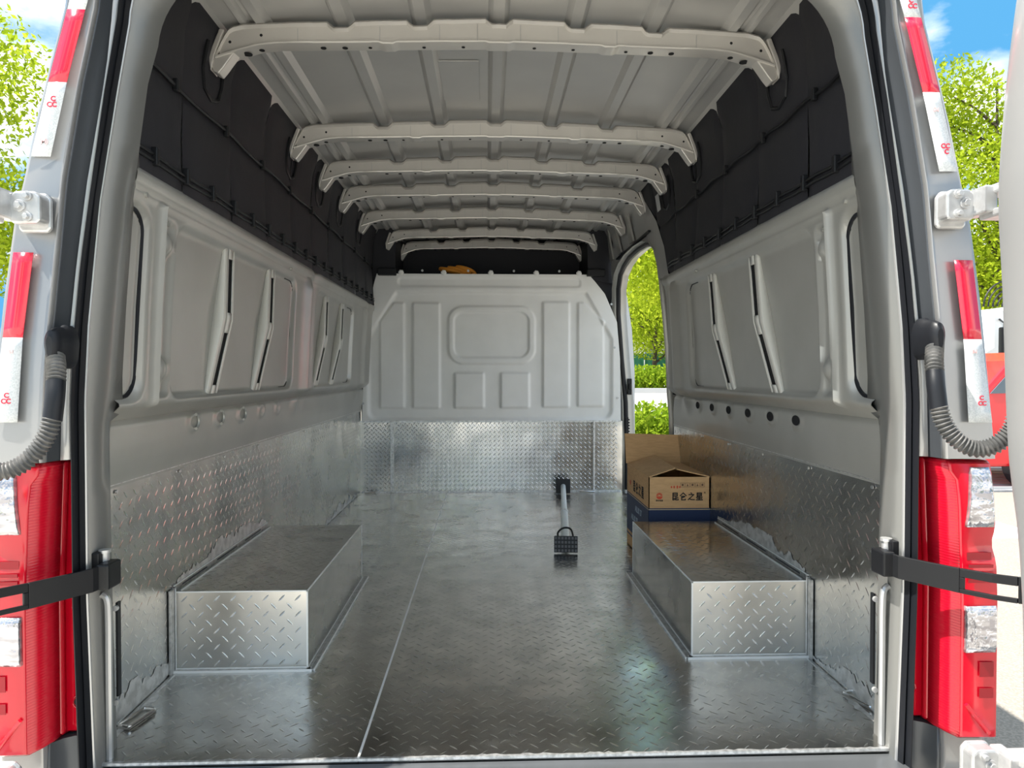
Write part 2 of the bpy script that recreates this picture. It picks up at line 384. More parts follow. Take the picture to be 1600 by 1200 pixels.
# ---- ceiling skin with ribs
RIBS = [-.436, -.218, 0, .218, .436]
def ceil_z(x):
    z = CEIL(x)
    for r in RIBS:
        d = abs(x-r)
        if d < .029: z -= .017*min(1, (.029-d)/.010)
    for r, w_, h in ((.655, .022, .016), (.705, .016, .012)):
        d = abs(abs(x)-r)
        if d < w_: z -= h*min(1, (w_-d)/.009)
    return z
xs = sorted(set([round(-.765+.0075*i, 4) for i in range(205)]))
prof = [(-.80, 1.70)] + [(x, ceil_z(x)) for x in xs] + [(.80, 1.70)]
rows = [[(x, 1.50+3.75*i/24, z) for x, z in prof] for i in range(25)]
ceiling = struct(MB().grid(rows).build('ceiling', ROOF, smooth=25))
for y in (2.55, 3.04, 3.5, 4.02, 4.6): pass
MB().add([(-.19, 2.26, 1.8065), (-.06, 2.26, 1.8085), (-.06, 2.58, 1.8085), (-.19, 2.58, 1.8065)], [(0, 1, 2, 3)]).build('stiffener_patch', ROOF, ceiling, solid=.003, bevel=.001)

# ---- dark cab space over the bulkhead
b = MB()
for s in (-1, 1):
    b.add([(s*.885, 4.76, .4), (s*.885, 4.76, 1.5), (s*.67, 4.76, 1.47), (s*.67, 4.76, .4)], [(0, 1, 2, 3)])
    b.add([(s*.885, 4.74, 1.40), (s*.80, 4.74, 1.78), (s*.645, 4.74, 1.78), (s*.655, 4.74, 1.44)], [(0, 1, 2, 3)])
    b.add([(s*.66, 4.75, 1.4), (s*.66, 5.28, 1.4), (s*.66, 5.28, 1.79), (s*.66, 4.75, 1.79)], [(0, 1, 2, 3)])
b.box(-.85, 5.24, 1.0, .85, 5.27, 1.84); b.box(-.66, 4.76, 1.38, .66, 5.27, 1.43)
wall_front = struct(b.build('wall_front', LINING, solid=.004))

# ---- bulkhead with its pressings
bk = thing('bulkhead', (0, FY1, 0), 'pale grey pressed steel bulkhead closing the front of the load space', 'bulkhead')
def bulk_rows():
    nx, nz = 250, 150; rows = []
    for j in range(nz):
        t = j/(nz-1); z = .470+(1.470-.470)*t
        xl = -lerp([(.47, .876), (.90, .858), (1.2, .832), (1.40, .792), (1.47, .772)], z)
        xr = lerp([(.47, .876), (.90, .870), (1.15, .848), (1.26, .80), (1.34, .765), (1.42, .70), (1.47, .655)], z)
        X = np.linspace(xl, xr, nx); px = 761+(X+.034)*231*.992+0; px = 769+(X)*231.; py = 582-(z-.807)*231
        PY = np.full(nx, py)
        def lines(d, h, w): return h*np.exp(-(d/w)**2)
        y = np.zeros(nx)
        # outer pressing with cut upper corners
        d = sd_rbox(px, PY, 577, 457, 957, 655, 14)
        d = np.maximum(d, ((582-px)*62+(520-PY)*38)/72.7); d = np.maximum(d, ((px-917)*55+(458-PY)*31)/63.1)
        y += .020*smoothstep(2.5, -3.5, d)
        def pan(x0, y0, x1, y1, cut=0):
            d = sd_rbox(px, PY, x0, y0, x1, y1, 3)
            if cut < 0: d = np.maximum(d, ((x0+22-px)*30+(y0-PY)*22)/37.)
            if cut > 0: d = np.maximum(d, ((px-(x1-32))*30+(y0-PY)*32)/43.9)
            return -.015*smoothstep(1.2, -2.2, d)
        y += pan(594, 473, 633, 638, -1) + pan(645, 473, 688, 638) + pan(848, 471, 891, 637) + pan(903, 472, 945, 636, 1) + pan(710, 582, 757, 638) + pan(782, 582, 828, 638)
        d = sd_rbox(px, PY, 700, 478, 837, 569, 24); y += -.013*smoothstep(1.2, -2.2, d)
        d = sd_rbox(px, PY, 709, 487, 827, 559, 16); y += .012*smoothstep(1.2, -2.2, d)
        d = sd_rbox(px, PY, 623, 434, 908, 449, 6); y += .009*smoothstep(1.2, -2.5, d)
        y -= .006*smoothstep(660, 655, px)*0
        rows.append([(float(a), float(FY1+q-.005), float(z)) for a, q in zip(X, y)])
    return rows
MB().grid(bulk_rows()).build('pressed_panel', BULK, bk, smooth='all')
bx = lambda px, dx=0: (px-769)/231.
for px in (628, 694, 767, 838, 905): MB().cyl((bx(px), FY1-.005, .807+(582-427)/231.), (0, -1, 0), .020, .006, 6, r2=.012).build('spacer', BULK, bk)
for px, py in ((578, 483), (572, 546), (569, 630), (961, 543), (966, 622), (956, 475), (661, 424), (732, 424), (803, 424), (874, 424)):
    MB().cyl((bx(px), FY1-.005, .807+(582-py)/231.), (0, -1, 0), .008, .006, 8).build('bolt', ZINC, bk)
lp = MB().box(-HW, FY1-.012, 0, HW, FY1, .478).build('lower_plate', ALUW, bk)
treads((-HW+.02, FY1-.0122, .005), (1, 0, 0), (0, 0, 1), (0, -1, 0), 2*HW-.04, .47, lambda x, y: abs(x-HW+.02+.672) > .015 and abs(x-HW+.02-.69) > .012, px=.030, py=.015, L=.0125, wd=.0030, hh=.0020).build('tread_pattern', TREAD, lp, kind='stuff', fix=False)
MB().box(-.683, FY1-.030, 0, -.660, FY1-.012, .478).build('joint_angle', ALUE, bk, bevel=.002)
MB().box(.684, FY1-.020, 0, .697, FY1-.012, .478).build('joint_strip', ALUE, bk, bevel=.002)
MB().box(-HW, FY1-.016, .470, HW-.01, FY1-.004, .482).build('top_trim', ALUE, bk)
MB().box(-HW+.01, FY1-.022, 0, HW-.01, FY1-.010, .008).build('bottom_trim', ALUE, bk)
for s in (-1, 1):
    MB().box(s*.64, FY1-.05, 1.455, s*.76, FY1-.005, 1.500).build('bracket', BLACK, bk, bevel=.004)

# ================================================================ REAR DOOR FRAME (structure)
def bz(k):
    """half width of boundary k at height z, and depth Y"""
    T = {
     -1: ([(-.1, .882), (.3, .886), (.60, .878), (.70, .868), (.715, .850), (.74, .842), (.8, .842), (.96, .832), (1.18, .814), (1.25, .800), (1.42, .800), (1.5, .79)], 1.575, 1.70, .10),
      0: ([(-.1, .830), (.3, .839), (.73, .843), (.8, .833), (1.18, .793), (1.25, .779), (1.42, .755), (1.50, .733)], 1.52, 1.665, .15),
      1: ([(-.1, .824), (.35, .838), (.75, .838), (.9, .830), (1.15, .805), (1.36, .770), (1.50, .745)], 1.46, 1.69, .14),
      2: ([(-.1, .842), (.35, .853), (.75, .853), (.88, .844), (1.02, .830), (1.18, .806), (1.36, .780), (1.50, .755)], 1.42, 1.71, .14),
      3: ([(-.1, .870), (.6, .876), (.8, .870), (.9, .853), (1.02, .840), (1.18, .818), (1.40, .779), (1.50, .768)], 1.41, 1.73, .14),
      4: ([(-.1, .885), (.6, .885), (.8, .875), (.9, .866), (1.05, .850), (1.17, .839), (1.35, .808), (1.43, .790), (1.50, .775)], 1.37, 1.76, .14),
      5: ([(-.1, .995), (.33, .997), (.63, .988), (.8, .970), (.95, .953), (1.1, .931), (1.18, .912), (1.3, .886), (1.4, .861), (1.5, .834)], 1.36, 1.86, .25),
      6: ([(-.1, 1.0), (.33, 1.004), (.63, .998), (.8, .984), (.95, .968), (1.1, .946), (1.18, .928), (1.3, .902), (1.4, .880), (1.5, .860)], 1.52, 1.87, .26)}
    return T[k]
ZS = [-.12, 0, .06, .062, .15, .25, .35, .45, .55, .60, .632, .634, .67, .70, .715, .74, .76, .8, .85, .9, .95, 1.0, 1.05, 1.1, 1.15, 1.18, 1.22, 1.26, 1.3, 1.36, 1.42, 1.46, 1.50]
def frame_path(k, lampzone=True):
    T, Y, ztop, rx = bz(k); pts = []
    for z in ZS:
        x = lerp(T, z); y = Y
        if lampzone and z < .633:
            if k == 3: y = 1.455
            if k in (4, 5): y = 1.49; x = x if k == 5 else .905
            if k == 4 and z < .061: y = 1.42; x = .915
            if k == 5 and z < .061: y = 1.40
        pts.append((x, y, z))
    x0 = lerp(T, 1.5); slope = (lerp(T, 1.5)-lerp(T, 1.42))/.08
    for i in range(1, 13):
        a = math.pi/2*i/12; pts.append((x0-rx+rx*math.cos(a)+slope*.3*(ztop-1.5)*math.sin(a), Y, 1.5+(ztop-1.5)*math.sin(a)))
    pts.append((0, Y, ztop))
    R = pts; L = [(-x, y, z) for x, y, z in reversed(pts[:-1])]
    return R + L
fr = struct(MB().grid([frame_path(-1), frame_path(0), [(x, y-.03, z) for x, y, z in frame_path(1)]]).build('wall_rear', FRAMEP, smooth=30, solid=.002))
p1 = [(x, y, z) for x, y, z in frame_path(1)]
MB().tube([(x+(.0015 if x > 0 else -.0015), y-.032, z) for x, y, z in p1], .0035, 6).build('flange_edge', PAINTL, fr, smooth=True)
def off(p, q, t, dy): return [(a[0]+(c[0]-a[0])*t, a[1]+(c[1]-a[1])*t+dy, a[2]+(c[2]-a[2])*t) for a, c in zip(p, q)]
p2 = frame_path(2)
prof_ = [(0.0, -.020), (.12, -.034), (.30, -.038), (.42, -.030), (.50, -.022), (.58, -.030), (.70, -.036), (.84, -.030), (1.0, -.012), (1.03, .004)]
MB().grid([off(p1, p2, t, dy) for t, dy in prof_]).build('door_seal', RUBBER, fr, smooth=60)
p3, p4, p5, p6 = (frame_path(k) for k in (3, 4, 5, 6))
MB().grid([off(p2, p3, 0, .006), off(p2, p3, .3, .0), off(p2, p3, 1, -.006)]).build('light_edge', PAINTL, fr, smooth=60, solid=.001)
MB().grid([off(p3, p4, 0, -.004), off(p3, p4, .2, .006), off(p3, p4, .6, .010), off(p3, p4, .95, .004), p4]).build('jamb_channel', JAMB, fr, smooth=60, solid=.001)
MB().grid([p4, off(p4, p5, .06, -.006), off(p4, p5, .14, -.002), off(p4, p5, .9, 0), off(p4, p5, 1, .006), p6]).build('outer_pillar', mat('outer_silver_paint', (.33, .33, .33), .5, .3, coat=.5), fr, smooth=40, solid=.001)
# pressed lines and small plugs on the inner pillars
for s in (-1, 1):
    MB().tube([(s*(.765+.05*(1-math.cos(a)))*1.0 - s*.0 if False else s*(.70+.055*math.cos(a)), 1.508, 1.475+.12*math.sin(a)) for a in [math.radians(90*i/10) for i in range(-1, 10)]], .006, 8).build('pressed_bead', PAINTL, fr, smooth=True)
    MB().cyl((s*.772, 1.505, 1.342), (0, -1, 0), .004, .004, 8).build('plug', BLACK, fr)
    MB().cyl((s*.80, 1.505, 1.22), (0, -1, 0), .012, .004, 10).build('plug', PAINT, fr)
# side cheeks that close the frame to the skin
for s in (-1, 1):
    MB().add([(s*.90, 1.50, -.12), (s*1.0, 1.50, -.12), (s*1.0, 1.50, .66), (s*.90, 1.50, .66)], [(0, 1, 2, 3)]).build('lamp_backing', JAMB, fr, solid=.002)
    MB().add([(s*.90, 1.60, 0), (s*1.0, 1.60, 0), (s*1.0, 1.60, 1.1), (s*.86, 1.60, 1.72), (s*.86, 1.60, 1.25), (s*.90, 1.60, .72), (s*.90, 1.60, .55)], [tuple(range(7))]).build('inner_cheek', VOID, fr, solid=.002)

# ================================================================ ROOF BOWS
BT = [(0, 1.792), (.61, 1.768), (.70, 1.763), (.737, 1.754), (.755, 1.728), (.778, 1.680)]
BB = [(0, 1.725), (.61, 1.711), (.66, 1.705), (.72, 1.688), (.778, 1.670)]
def make_bow(y, label):
    t = thing('roof_bow', (0, y, 1.75), label, 'roof bow', 'steel bows across the roof')
    xs = sorted(set([round(-.778+.0095*i, 5) for i in range(164)]+[.778])); rows = []
    for x in xs:
        a = abs(x); zt = lerp(BT, a); zb = lerp(BB, a)
        for r in RIBS:
            d = abs(x-r)
            if d < .034: zt -= .016*min(1, (.034-d)/.010)
        lap = .0015 if (.14 < a < .20 or .30 < a < .36 or a < .03 or .52 < a < .58) else 0
        zb -= .004*((a < .03) or (.29 < a < .33))
        rows.append([(x, y+.055, zt+.006), (x, y+.012-lap, zt+.005), (x, y+.003-lap, zt+.001), (x, y-.001-lap, zt-.005), (x, y+.008-lap, zt-.011), (x, y+.008-lap, zb+.008), (x, y-.001-lap, zb+.004), (x, y+.000-lap, zb), (x, y+.006, zb-.001), (x, y+.052, zb+.002), (x, y+.056, zb+.008), (x, y+.056, zt-.004)])
    MB().grid(rows, close=True).build('beam', BOWM, t, smooth=35)
    for s in (-1, 1):
        b = MB(); P = [(.722, 1.692), (.778, 1.674), (.789, 1.650), (.784, 1.634), (.770, 1.628), (.756, 1.645), (.744, 1.662)]
        b.prism([(s*x, z) for x, z in P], y+.004, y+.045)
        b.prism([(s*x, z) for x, z in [(.752, 1.745), (.766, 1.748), (.796, 1.672), (.790, 1.634), (.779, 1.675)]], y-.002, y+.050)
        b.build('end_bracket', BOWM, t, bevel=.003)
    for x in [-.74, -.655, -.56, -.327, -.19, 0, .19, .327, .56, .655, .74]:
        MB().cyl((x, y+.0082, (lerp(BT, abs(x))+lerp(BB, abs(x)))/2), (0, -1, 0), .0042, .0006, 8).build('hole', VOID, t, fix=False)
    for x in [-.70, -.66, -.49, -.43, -.36, -.21, -.10, .10, .21, .36, .43, .49, .66, .70]:
        r = .014 if abs(x) == .70 else (.008 if abs(x) in (.66, .49, .43) else .005)
        MB().cyl((x, y+.030, lerp(BB, abs(x))-.0005), (0, 0, -1), r, .0012, 10).build('hole', VOID, t, fix=False)
    for x in [-.555, -.33, -.165, -.06, .06, .165, .33, .555]:
        MB().box(x-.001, y+.0055, lerp(BB, abs(x))+.007, x+.001, y+.009, lerp(BT, abs(x))-.015).build('lap_joint', ROOF, t, fix=False)
    return t
bows = [1.952, 2.728, 3.187, 3.614, 4.158, 4.724, 5.105]
bl = ['large pale steel roof bow nearest the open rear doors', 'pale steel roof bow second from the rear doors', 'pale steel roof bow third from the rear doors',
      'middle one of the seven pale steel roof bows', 'pale steel roof bow third from the front, its end by the side door', 'pale steel roof bow directly over the top of the grey bulkhead',
      'small pale roof bow beyond the bulkhead over the dark cab space']
b0 = make_bow(bows[0], bl[0])
for y, l in zip(bows[1:], bl[1:]):
    clone(b0, (0, y, 1.75 + (.0 if y < 5 else -.008)), l, scale=(1 if y < 4.7 else .9 if y < 5 else .84, 1, 1))

# ================================================================ BLACK LININGS
LP = [(1.255, .792), (1.40, .801), (1.55, .802), (1.67, .795), (1.775, .768)]
YEND = [(1.25, 3.14), (1.45, 3.30), (1.6, 3.47), (1.7, 3.62), (1.78, 3.70)]
def make_lining(side):
    nm = 'left' if side < 0 else 'right'
    t = thing('insulation_lining', (side*.80, 1.5, 1.25), 'black quilted insulation lining on the upper wall above the ' + ('bays with four braces' if side < 0 else 'bay next to the side door'), 'lining', 'black wall linings')
    cols = [1.46, 1.80, 2.13, 2.46, 2.78, 3.10, 3.43] + ([3.76, 4.09, 4.42, 4.73] if side < 0 else [3.72])
    zr = [1.252, 1.51, 1.776]
    for i in range(len(cols)-1):
        for j in range(2):
            if side > 0 and i == 6 and j == 0: continue
            y0, y1, z0, z1 = cols[i], cols[i+1], zr[j], zr[j+1]; rows = []
            for a in range(11):
                u = a/10; r = []
                for c in range(11):
                    v = c/10; yy = y0+(y1-y0)*u; zz = z0+(z1-z0)*v
                    yy += .05*(zz-1.5) + .010*math.sin(9*zz+i)     # seams lean a little
                    yy = min(max(yy, 1.44), 4.700 if side < 0 else lerp(YEND, zz))
                    pu = min(1, min(u, 1-u)*12)*min(1, min(v, 1-v)*12)
                    r.append((side*(lerp(LP, zz)-.007*pu**.6+.004), yy, zz))
                rows.append(r)
            MB().grid(rows).build('quilt_panel', LINING, t, smooth=50)
    y1 = 4.69 if side < 0 else 3.15; n = 60
    MB().tube([(side*(lerp(LP, 1.51)-.005), 1.5+(y1-1.5)*i/n, 1.51+.004*math.sin(i*.7)) for i in range(n+1)], .005, 6).build('cord', BLACK, t, smooth=True)
    for z in (1.285, 1.300):
        MB().tube([(side*(lerp(LP, z)-.006), 1.5+(y1-1.5)*i/n, z+.002*math.sin(i*.9)) for i in range(n+1)], .0045, 6).build('cord', BLACK, t, smooth=True)
    y = 1.62
    while y < y1-.05:
        MB().box(side*(lerp(LP, 1.29)-.016), y-.007, 1.276, side*lerp(LP, 1.29), y+.007, 1.318).build('clip', BLACK, t, bevel=.003); y += .165
    y = 1.75
    while y < y1-.1:
        MB().box(side*(lerp(LP, 1.51)-.014), y-.007, 1.495, side*lerp(LP, 1.51), y+.007, 1.527).build('clip', BLACK, t, bevel=.003); y += .33
    for q in bows[:5 if side < 0 else 3]:   # stitched loops round the bow feet
        pts = [(q-.035, 1.70), (q-.045, 1.62), (q-.03, 1.575), (q+.02, 1.56), (q+.065, 1.575), (q+.085, 1.62), (q+.08, 1.72)]
        MB().tube([(side*(lerp(LP, z)-.004), yy, z) for yy, z in pts], .006, 6).build('stitched_loop', BLACK, t, smooth=True)
    yb = y1
    MB().grid([[(side*(lerp(LP, z)-.004), (4.702 if side < 0 else lerp(YEND, z)), z) for z in (1.255, 1.4, 1.55, 1.68, 1.77)], [(side*(lerp(LP, z)+.02), (4.704 if side < 0 else lerp(YEND, z)+.008), z) for z in (1.255, 1.4, 1.55, 1.68, 1.77)]]).build('end_hem', BLACK, t)
    return t
lin_l = make_lining(-1); lin_r = make_lining(1)
st = MB().add([(.784, 3.27, 1.575), (.784, 3.33, 1.575), (.776, 3.35, 1.655), (.776, 3.29, 1.655)], [(0, 1, 2, 3)]).build('lining_sticker', mat('dull_white_paper', (.5, .5, .5), 0, .7), None, solid=.001)
tag(st, 'small pale rectangular sticker on the black lining near the side door', 'sticker')

# ================================================================ WHEEL ARCH BOXES
SCUFF = mat('scuffed_sealant', (.55, .55, .54), .8, .45, var=(60, (.40, .40, .39), .42, .62), bump=[(160, .0006)])
LIP = mat('bright_sheet_edge', (.88, .88, .86), .3, .45)
ALUF = mat('tread_plate_panel', (.66, .64, .60), 1., .36, bump=[(5, .003)], rvar=(7, .30, .42))
def make_box(side, x0, x1, y0, y1, label):
    S = side; t = thing('wheel_arch_box', (S*(x0+x1)/2, (y0+y1)/2, 0), label, 'wheel arch box', 'aluminium boxes over the rear wheels')
    h = .214
    f = MB().box(S*x0, y0, 0, S*x1, y0+.004, h).build('front_panel', ALUF, t)
    xa = min(S*x0, S*x1)
    treads((xa+.012, y0-.0002, .006), (1, 0, 0), (0, 0, 1), (0, -1, 0), x1-x0-.03, h-.012, hh=.0007).build('tread_pattern', TREAD, f, kind='stuff', fix=False)
    tp = MB().box(S*x0, y0+.004, h-.004, S*x1, y1, h).build('top_panel', ALU, t)
    treads((xa+.012, y0+.006, h+.0002), (1, 0, 0), (0, 1, 0), (0, 0, 1), x1-x0-.03, y1-y0-.012).build('tread_pattern', TREAD, tp, kind='stuff', fix=False)
    MB().box(S*x0, y0+.004, 0, S*(x0+.004), y1, h-.004).build('side_panel', ALU, t)
    MB().box(S*x0, y1-.004, 0, S*x1, y1, h-.004).build('rear_panel', ALU, t)
    def strip(nm, mb): mb.build(nm, SCUFF, t, bevel=.001)
    def lipstrip(nm, mb): mb.build(nm, LIP, t)
    strip('edge_strip', MB().box(S*(x0-.020), y0-.012, 0, S*(x0+.002), y1+.03, .005).box(S*(x0-.012), y0-.006, .005, S*(x0-.008), y1+.02, .007))
    strip('edge_strip', MB().box(S*(x0-.01), y0-.016, 0, S*(x1-.004), y0, .005))
    strip('edge_strip', MB().box(S*(x1-.010), y0-.006, 0, S*(x1+.0), y0, h+.012))
    for a in ((x0-.0215, y0-.014, .0195, y1+.03), (x0-.0022, y0-.002, 0, y1+.02)):
        MB().box(S*a[0], a[1], 0, S*(a[0]+.0018), a[3], .0068).build('strip_lip', LIP, t)
    MB().box(S*(x0-.015), y0-.0175, 0, S*(x1-.004), y0-.0158, .0062).build('strip_lip', LIP, t)
    MB().box(S*(x0-.002), y0-.0032, .005, S*(x1-.008), y0-.0014, .008).build('strip_lip', LIP, t)
    MB().box(S*(x1-.0045), y0+.0, h+.015, S*(x1-.0015), y1-.02, h+.0175).build('strip_lip', LIP, t)
    MB().box(S*(x1-.0188), y0+.01, h, S*(x1-.0172), y1-.03, h+.0035).build('strip_lip', LIP, t)
    MB().box(S*(x1-.011), y0-.0075, 0, S*(x1-.0095), y0-.006, h+.012).build('strip_lip', LIP, t)
    MB().box(S*(x0-.0012), y1-.002, 0, S*(x0+.001), y1+.0012, h).build('strip_lip', LIP, t)
    lipstrip('corner_edge', MB().box(S*(x0-.0012), y0-.0012, 0, S*(x0+.003), y0+.003, h+.001))
    lipstrip('corner_edge', MB().box(S*(x0-.0015), y0-.0012, h-.002, S*(x1-.01), y0+.002, h+.0015))
    lipstrip('corner_edge', MB().box(S*(x0-.0012), y0, h-.002, S*(x0+.002), y1, h+.0012))
    MB().box(S*(x1-.004), y0+.01, h, S*(x1+.0), y1-.02, h+.016).build('wall_strip', SCUFF, t, bevel=.001)
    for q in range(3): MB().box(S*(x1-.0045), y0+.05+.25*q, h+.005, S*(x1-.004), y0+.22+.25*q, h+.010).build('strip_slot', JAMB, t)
    MB().box(S*(x1-.018), y0+.01, h, S*(x1-.014), y1-.03, h+.003).build('edge_strip', SCUFF, t)
    return t
make_box(-1, .522, .882, 1.905, 2.725, 'aluminium tread plate wheel arch box on the floor below the left wall')
make_box(1, .545, .882, 1.945, 2.745, 'aluminium tread plate wheel arch box in front of the cardboard box')

SMEAR = mat('dried_sealant_smear', (.70, .70, .68), .55, .5, var=(40, (.50, .50, .48), .42, .60))
def smear(name, parent, A, B, n_up, hmin, hmax, nrm, seed):
    rnd = random.Random(seed); A, B, u, nrm = Vector(A), Vector(B), Vector(n_up), Vector(nrm); L = (B-A).length; n = int(L/.006); rows = []; h = hmin
    for i in range(n+1):
        t = i/n; h += rnd.uniform(-1, 1)*(hmax-hmin)*.28; h = min(max(h, hmin), hmax)
        k = h*(.35+.65*math.sin(math.pi*min(1, max(0, t))**.8)) ; p = A.lerp(B, t); rows.append([p+nrm*.0012, p+u*k*.6+nrm*.0010, p+u*k+nrm*.0003])
    return MB().grid(rows).build(name, SMEAR, parent, fix=False)
smear('sealant_smear', wall_left, (-.882, 1.93, .232), (-.882, 2.70, .232), (0, 0, 1), .015, .055, (1, 0, 0), 1)
smear('sealant_smear', wall_right, (.882, 1.97, .232), (.882, 2.73, .232), (0, 0, 1), .012, .05, (-1, 0, 0), 2)
smear('sealant_smear', wall_left, (-.882, 1.50, .004), (-.882, 1.90, .004), (0, 0, 1), .02, .07, (1, 0, 0), 3)
smear('sealant_smear', wall_right, (.882, 1.50, .004), (.882, 1.94, .004), (0, 0, 1), .01, .05, (-1, 0, 0), 4)
smear('sealant_smear', floor, (-.868, 1.50, 0), (-.868, 1.90, 0), (1, 0, 0), .006, .022, (0, 0, 1), 5)
smear('sealant_smear', floor, (.868, 1.50, 0), (.868, 1.94, 0), (-1, 0, 0), .006, .022, (0, 0, 1), 6)
smear('sealant_smear', wall_left, (-.882, 3.6, .004), (-.882, 4.6, .004), (0, 0, 1), .01, .06, (1, 0, 0), 7)
for s_, x0_, y0_ in ((-1, .522, 1.905), (1, .545, 1.945)):
    smear('sealant_smear', floor, (s_*(x0_-.021), y0_, 0), (s_*(x0_-.021), y0_+.83, 0), (-s_, 0, 0), .003, .012, (0, 0, 1), 8)
    MB().box(s_*.874, y0_-.03, 0, s_*.8805, y0_-.008, .225).build('weld_strip', SCUFF, floor, bevel=.001)
# ================================================================ TAIL LAMPS
def make_lamp(side, label):
    S = side; t = thing('tail_lamp', (S*.95, 1.42, .06), label, 'tail lamp', 'rear lamps')
    z0, z1 = .066, .628
    def sec(z):
        k = smoothstep(.50, .63, z)*.018; k2 = max(0, (z-.55)/.08)*.01; notch = .014*max(0, 1-abs(z-.46)/.035)
        zz = lerp([(0, 0), (.35, 0), (.63, -.012)], z)
        return dict(A=(.856, 1.462-0), B=(.898+zz, 1.456), C=(.903+zz, 1.440), D=(.921+zz-.012*(z > .6), 1.362+k2+.004), E=(.992+zz, 1.362+k2+notch), F=(1.008+zz, 1.40), Gp=(1.008+zz, 1.495))
    zs = [z0, z0+.006] + [z0+.02+(z1-z0-.04)*i/30 for i in range(31)] + [z1-.006, z1]
    S_ = [sec(z) for z in zs]
    def sh(a, b, i):   # rounded ends
        k = .006 if i in (0, len(zs)-1) else 0
        return k
    P = lambda key, i: (S*S_[i][key][0], S_[i][key][1]+sh(0, 0, i)*1.2, zs[i])
    MB().grid([[P('A', i), P('B', i)] for i in range(len(zs))]).build('mounting_strip', RED, t, smooth=True, solid=.004)
    body = MB()
    body.grid([[P('B', i), P('C', i)] for i in range(len(zs))])
    body.grid([[P('D', i), ((P('D', i)[0]*.94+P('E', i)[0]*.06), P('D', i)[1]-.002, zs[i]), ((P('D', i)[0]*.05+P('E', i)[0]*.95), P('E', i)[1]-.001, zs[i]), P('E', i), P('F', i), P('Gp', i)] for i in range(len(zs))])
    body.add([P(k, 0) for k in 'BCDEF']+[P('Gp', 0)], [(0, 1, 2, 3, 4, 5)]); n = len(zs)-1; body.add([P(k, n) for k in 'BCDEF']+[P('Gp', n)], [(0, 1, 2, 3, 4, 5)])
    body.build('lamp_body', RED, t, smooth=35, solid=.002)
    rows = []
    for i in range(len(zs)):
        c, d = Vector(P('C', i)), Vector(P('D', i)); rows.append([c, c.lerp(d, .33)+Vector((-S*.004, 0, 0)), c.lerp(d, .66)+Vector((-S*.004, 0, 0)), d])
    MB().grid(rows).build('ribbed_lens', REDR, t, smooth=True, solid=.002)
    def lens(za, zb, xa, xb, slant, nm, m):
        rows = []
        for i in range(9):
            z = za+(zb-za)*i/8; q = sec(z); xl = xa + slant*(i/8); e = .003 if i in (0, 8) else 0
            y = q['E'][1]-.0045+e; rows.append([(S*(xl), y+.004, z), (S*(xl+.003), y-.002, z), (S*(q['E'][0]-.004), y-.001, z), (S*(q['E'][0]+.004), y+.008, z), (S*(q['F'][0]+.001), q['F'][1], z)])
        o = MB().grid(rows).build(nm, m, t, smooth=40, solid=.001); return o
    lens(.497, .616, .925, 0, .012, 'clear_lens', CLEAR)
    lens(.244, .338, .925, 0, .0, 'clear_lens', CLEAR)
    for za, zb in ((.545, .565), (.52, .53), (.295, .310)):
        q = sec((za+zb)/2); MB().box(S*.942, q['E'][1]-.0062, za, S*(q['E'][0]-.008), q['E'][1]-.0050, zb).build('inner_step', mat('dull_reflector', (.42, .40, .42), .7, .3) if 'dull_reflector' not in MATS else MATS['dull_reflector'], t)
    dk = MATS.get('dark_red_reflector') or mat('dark_red_reflector', (.30, .004, .012), .1, .3)
    for za, zb, xo in ((.195, .225, .955), (.152, .172, .955), (.43, .445, .93), (.415, .422, .93), (.40, .407, .93), (.385, .392, .93)):
        q = sec((za+zb)/2); MB().box(S*xo, q['E'][1]-.0042, za, S*(q['E'][0]-.008), q['E'][1]-.0030, zb).build('reflector_step', dk, t)
    a = Vector((S*.928, 1.358, .140)); c = Vector((S*.976, 1.358, .080)); MB().tube([a, c], .004, 6).build('moulded_ridge', RED, t)
    for z in (.535, .33, .13):
        MB().cyl((S*.874, 1.458, z), (0, -1, 0), .009, .004, 14).build('screw_recess', BLACK, t); 
        MB().tube([(S*(.874+.012*math.cos(q)), 1.456, z+.014*math.sin(q)) for q in [2*math.pi*i/16 for i in range(16)]], .0015, 6, closed=True).build('screw_ring', RED, t)
    return t
make_lamp(-1, 'red tail lamp on the left rear pillar below the black cable hose')
make_lamp(1, 'red and clear tail lamp beside the open silver rear door')
bpy.context.view_layer.update()

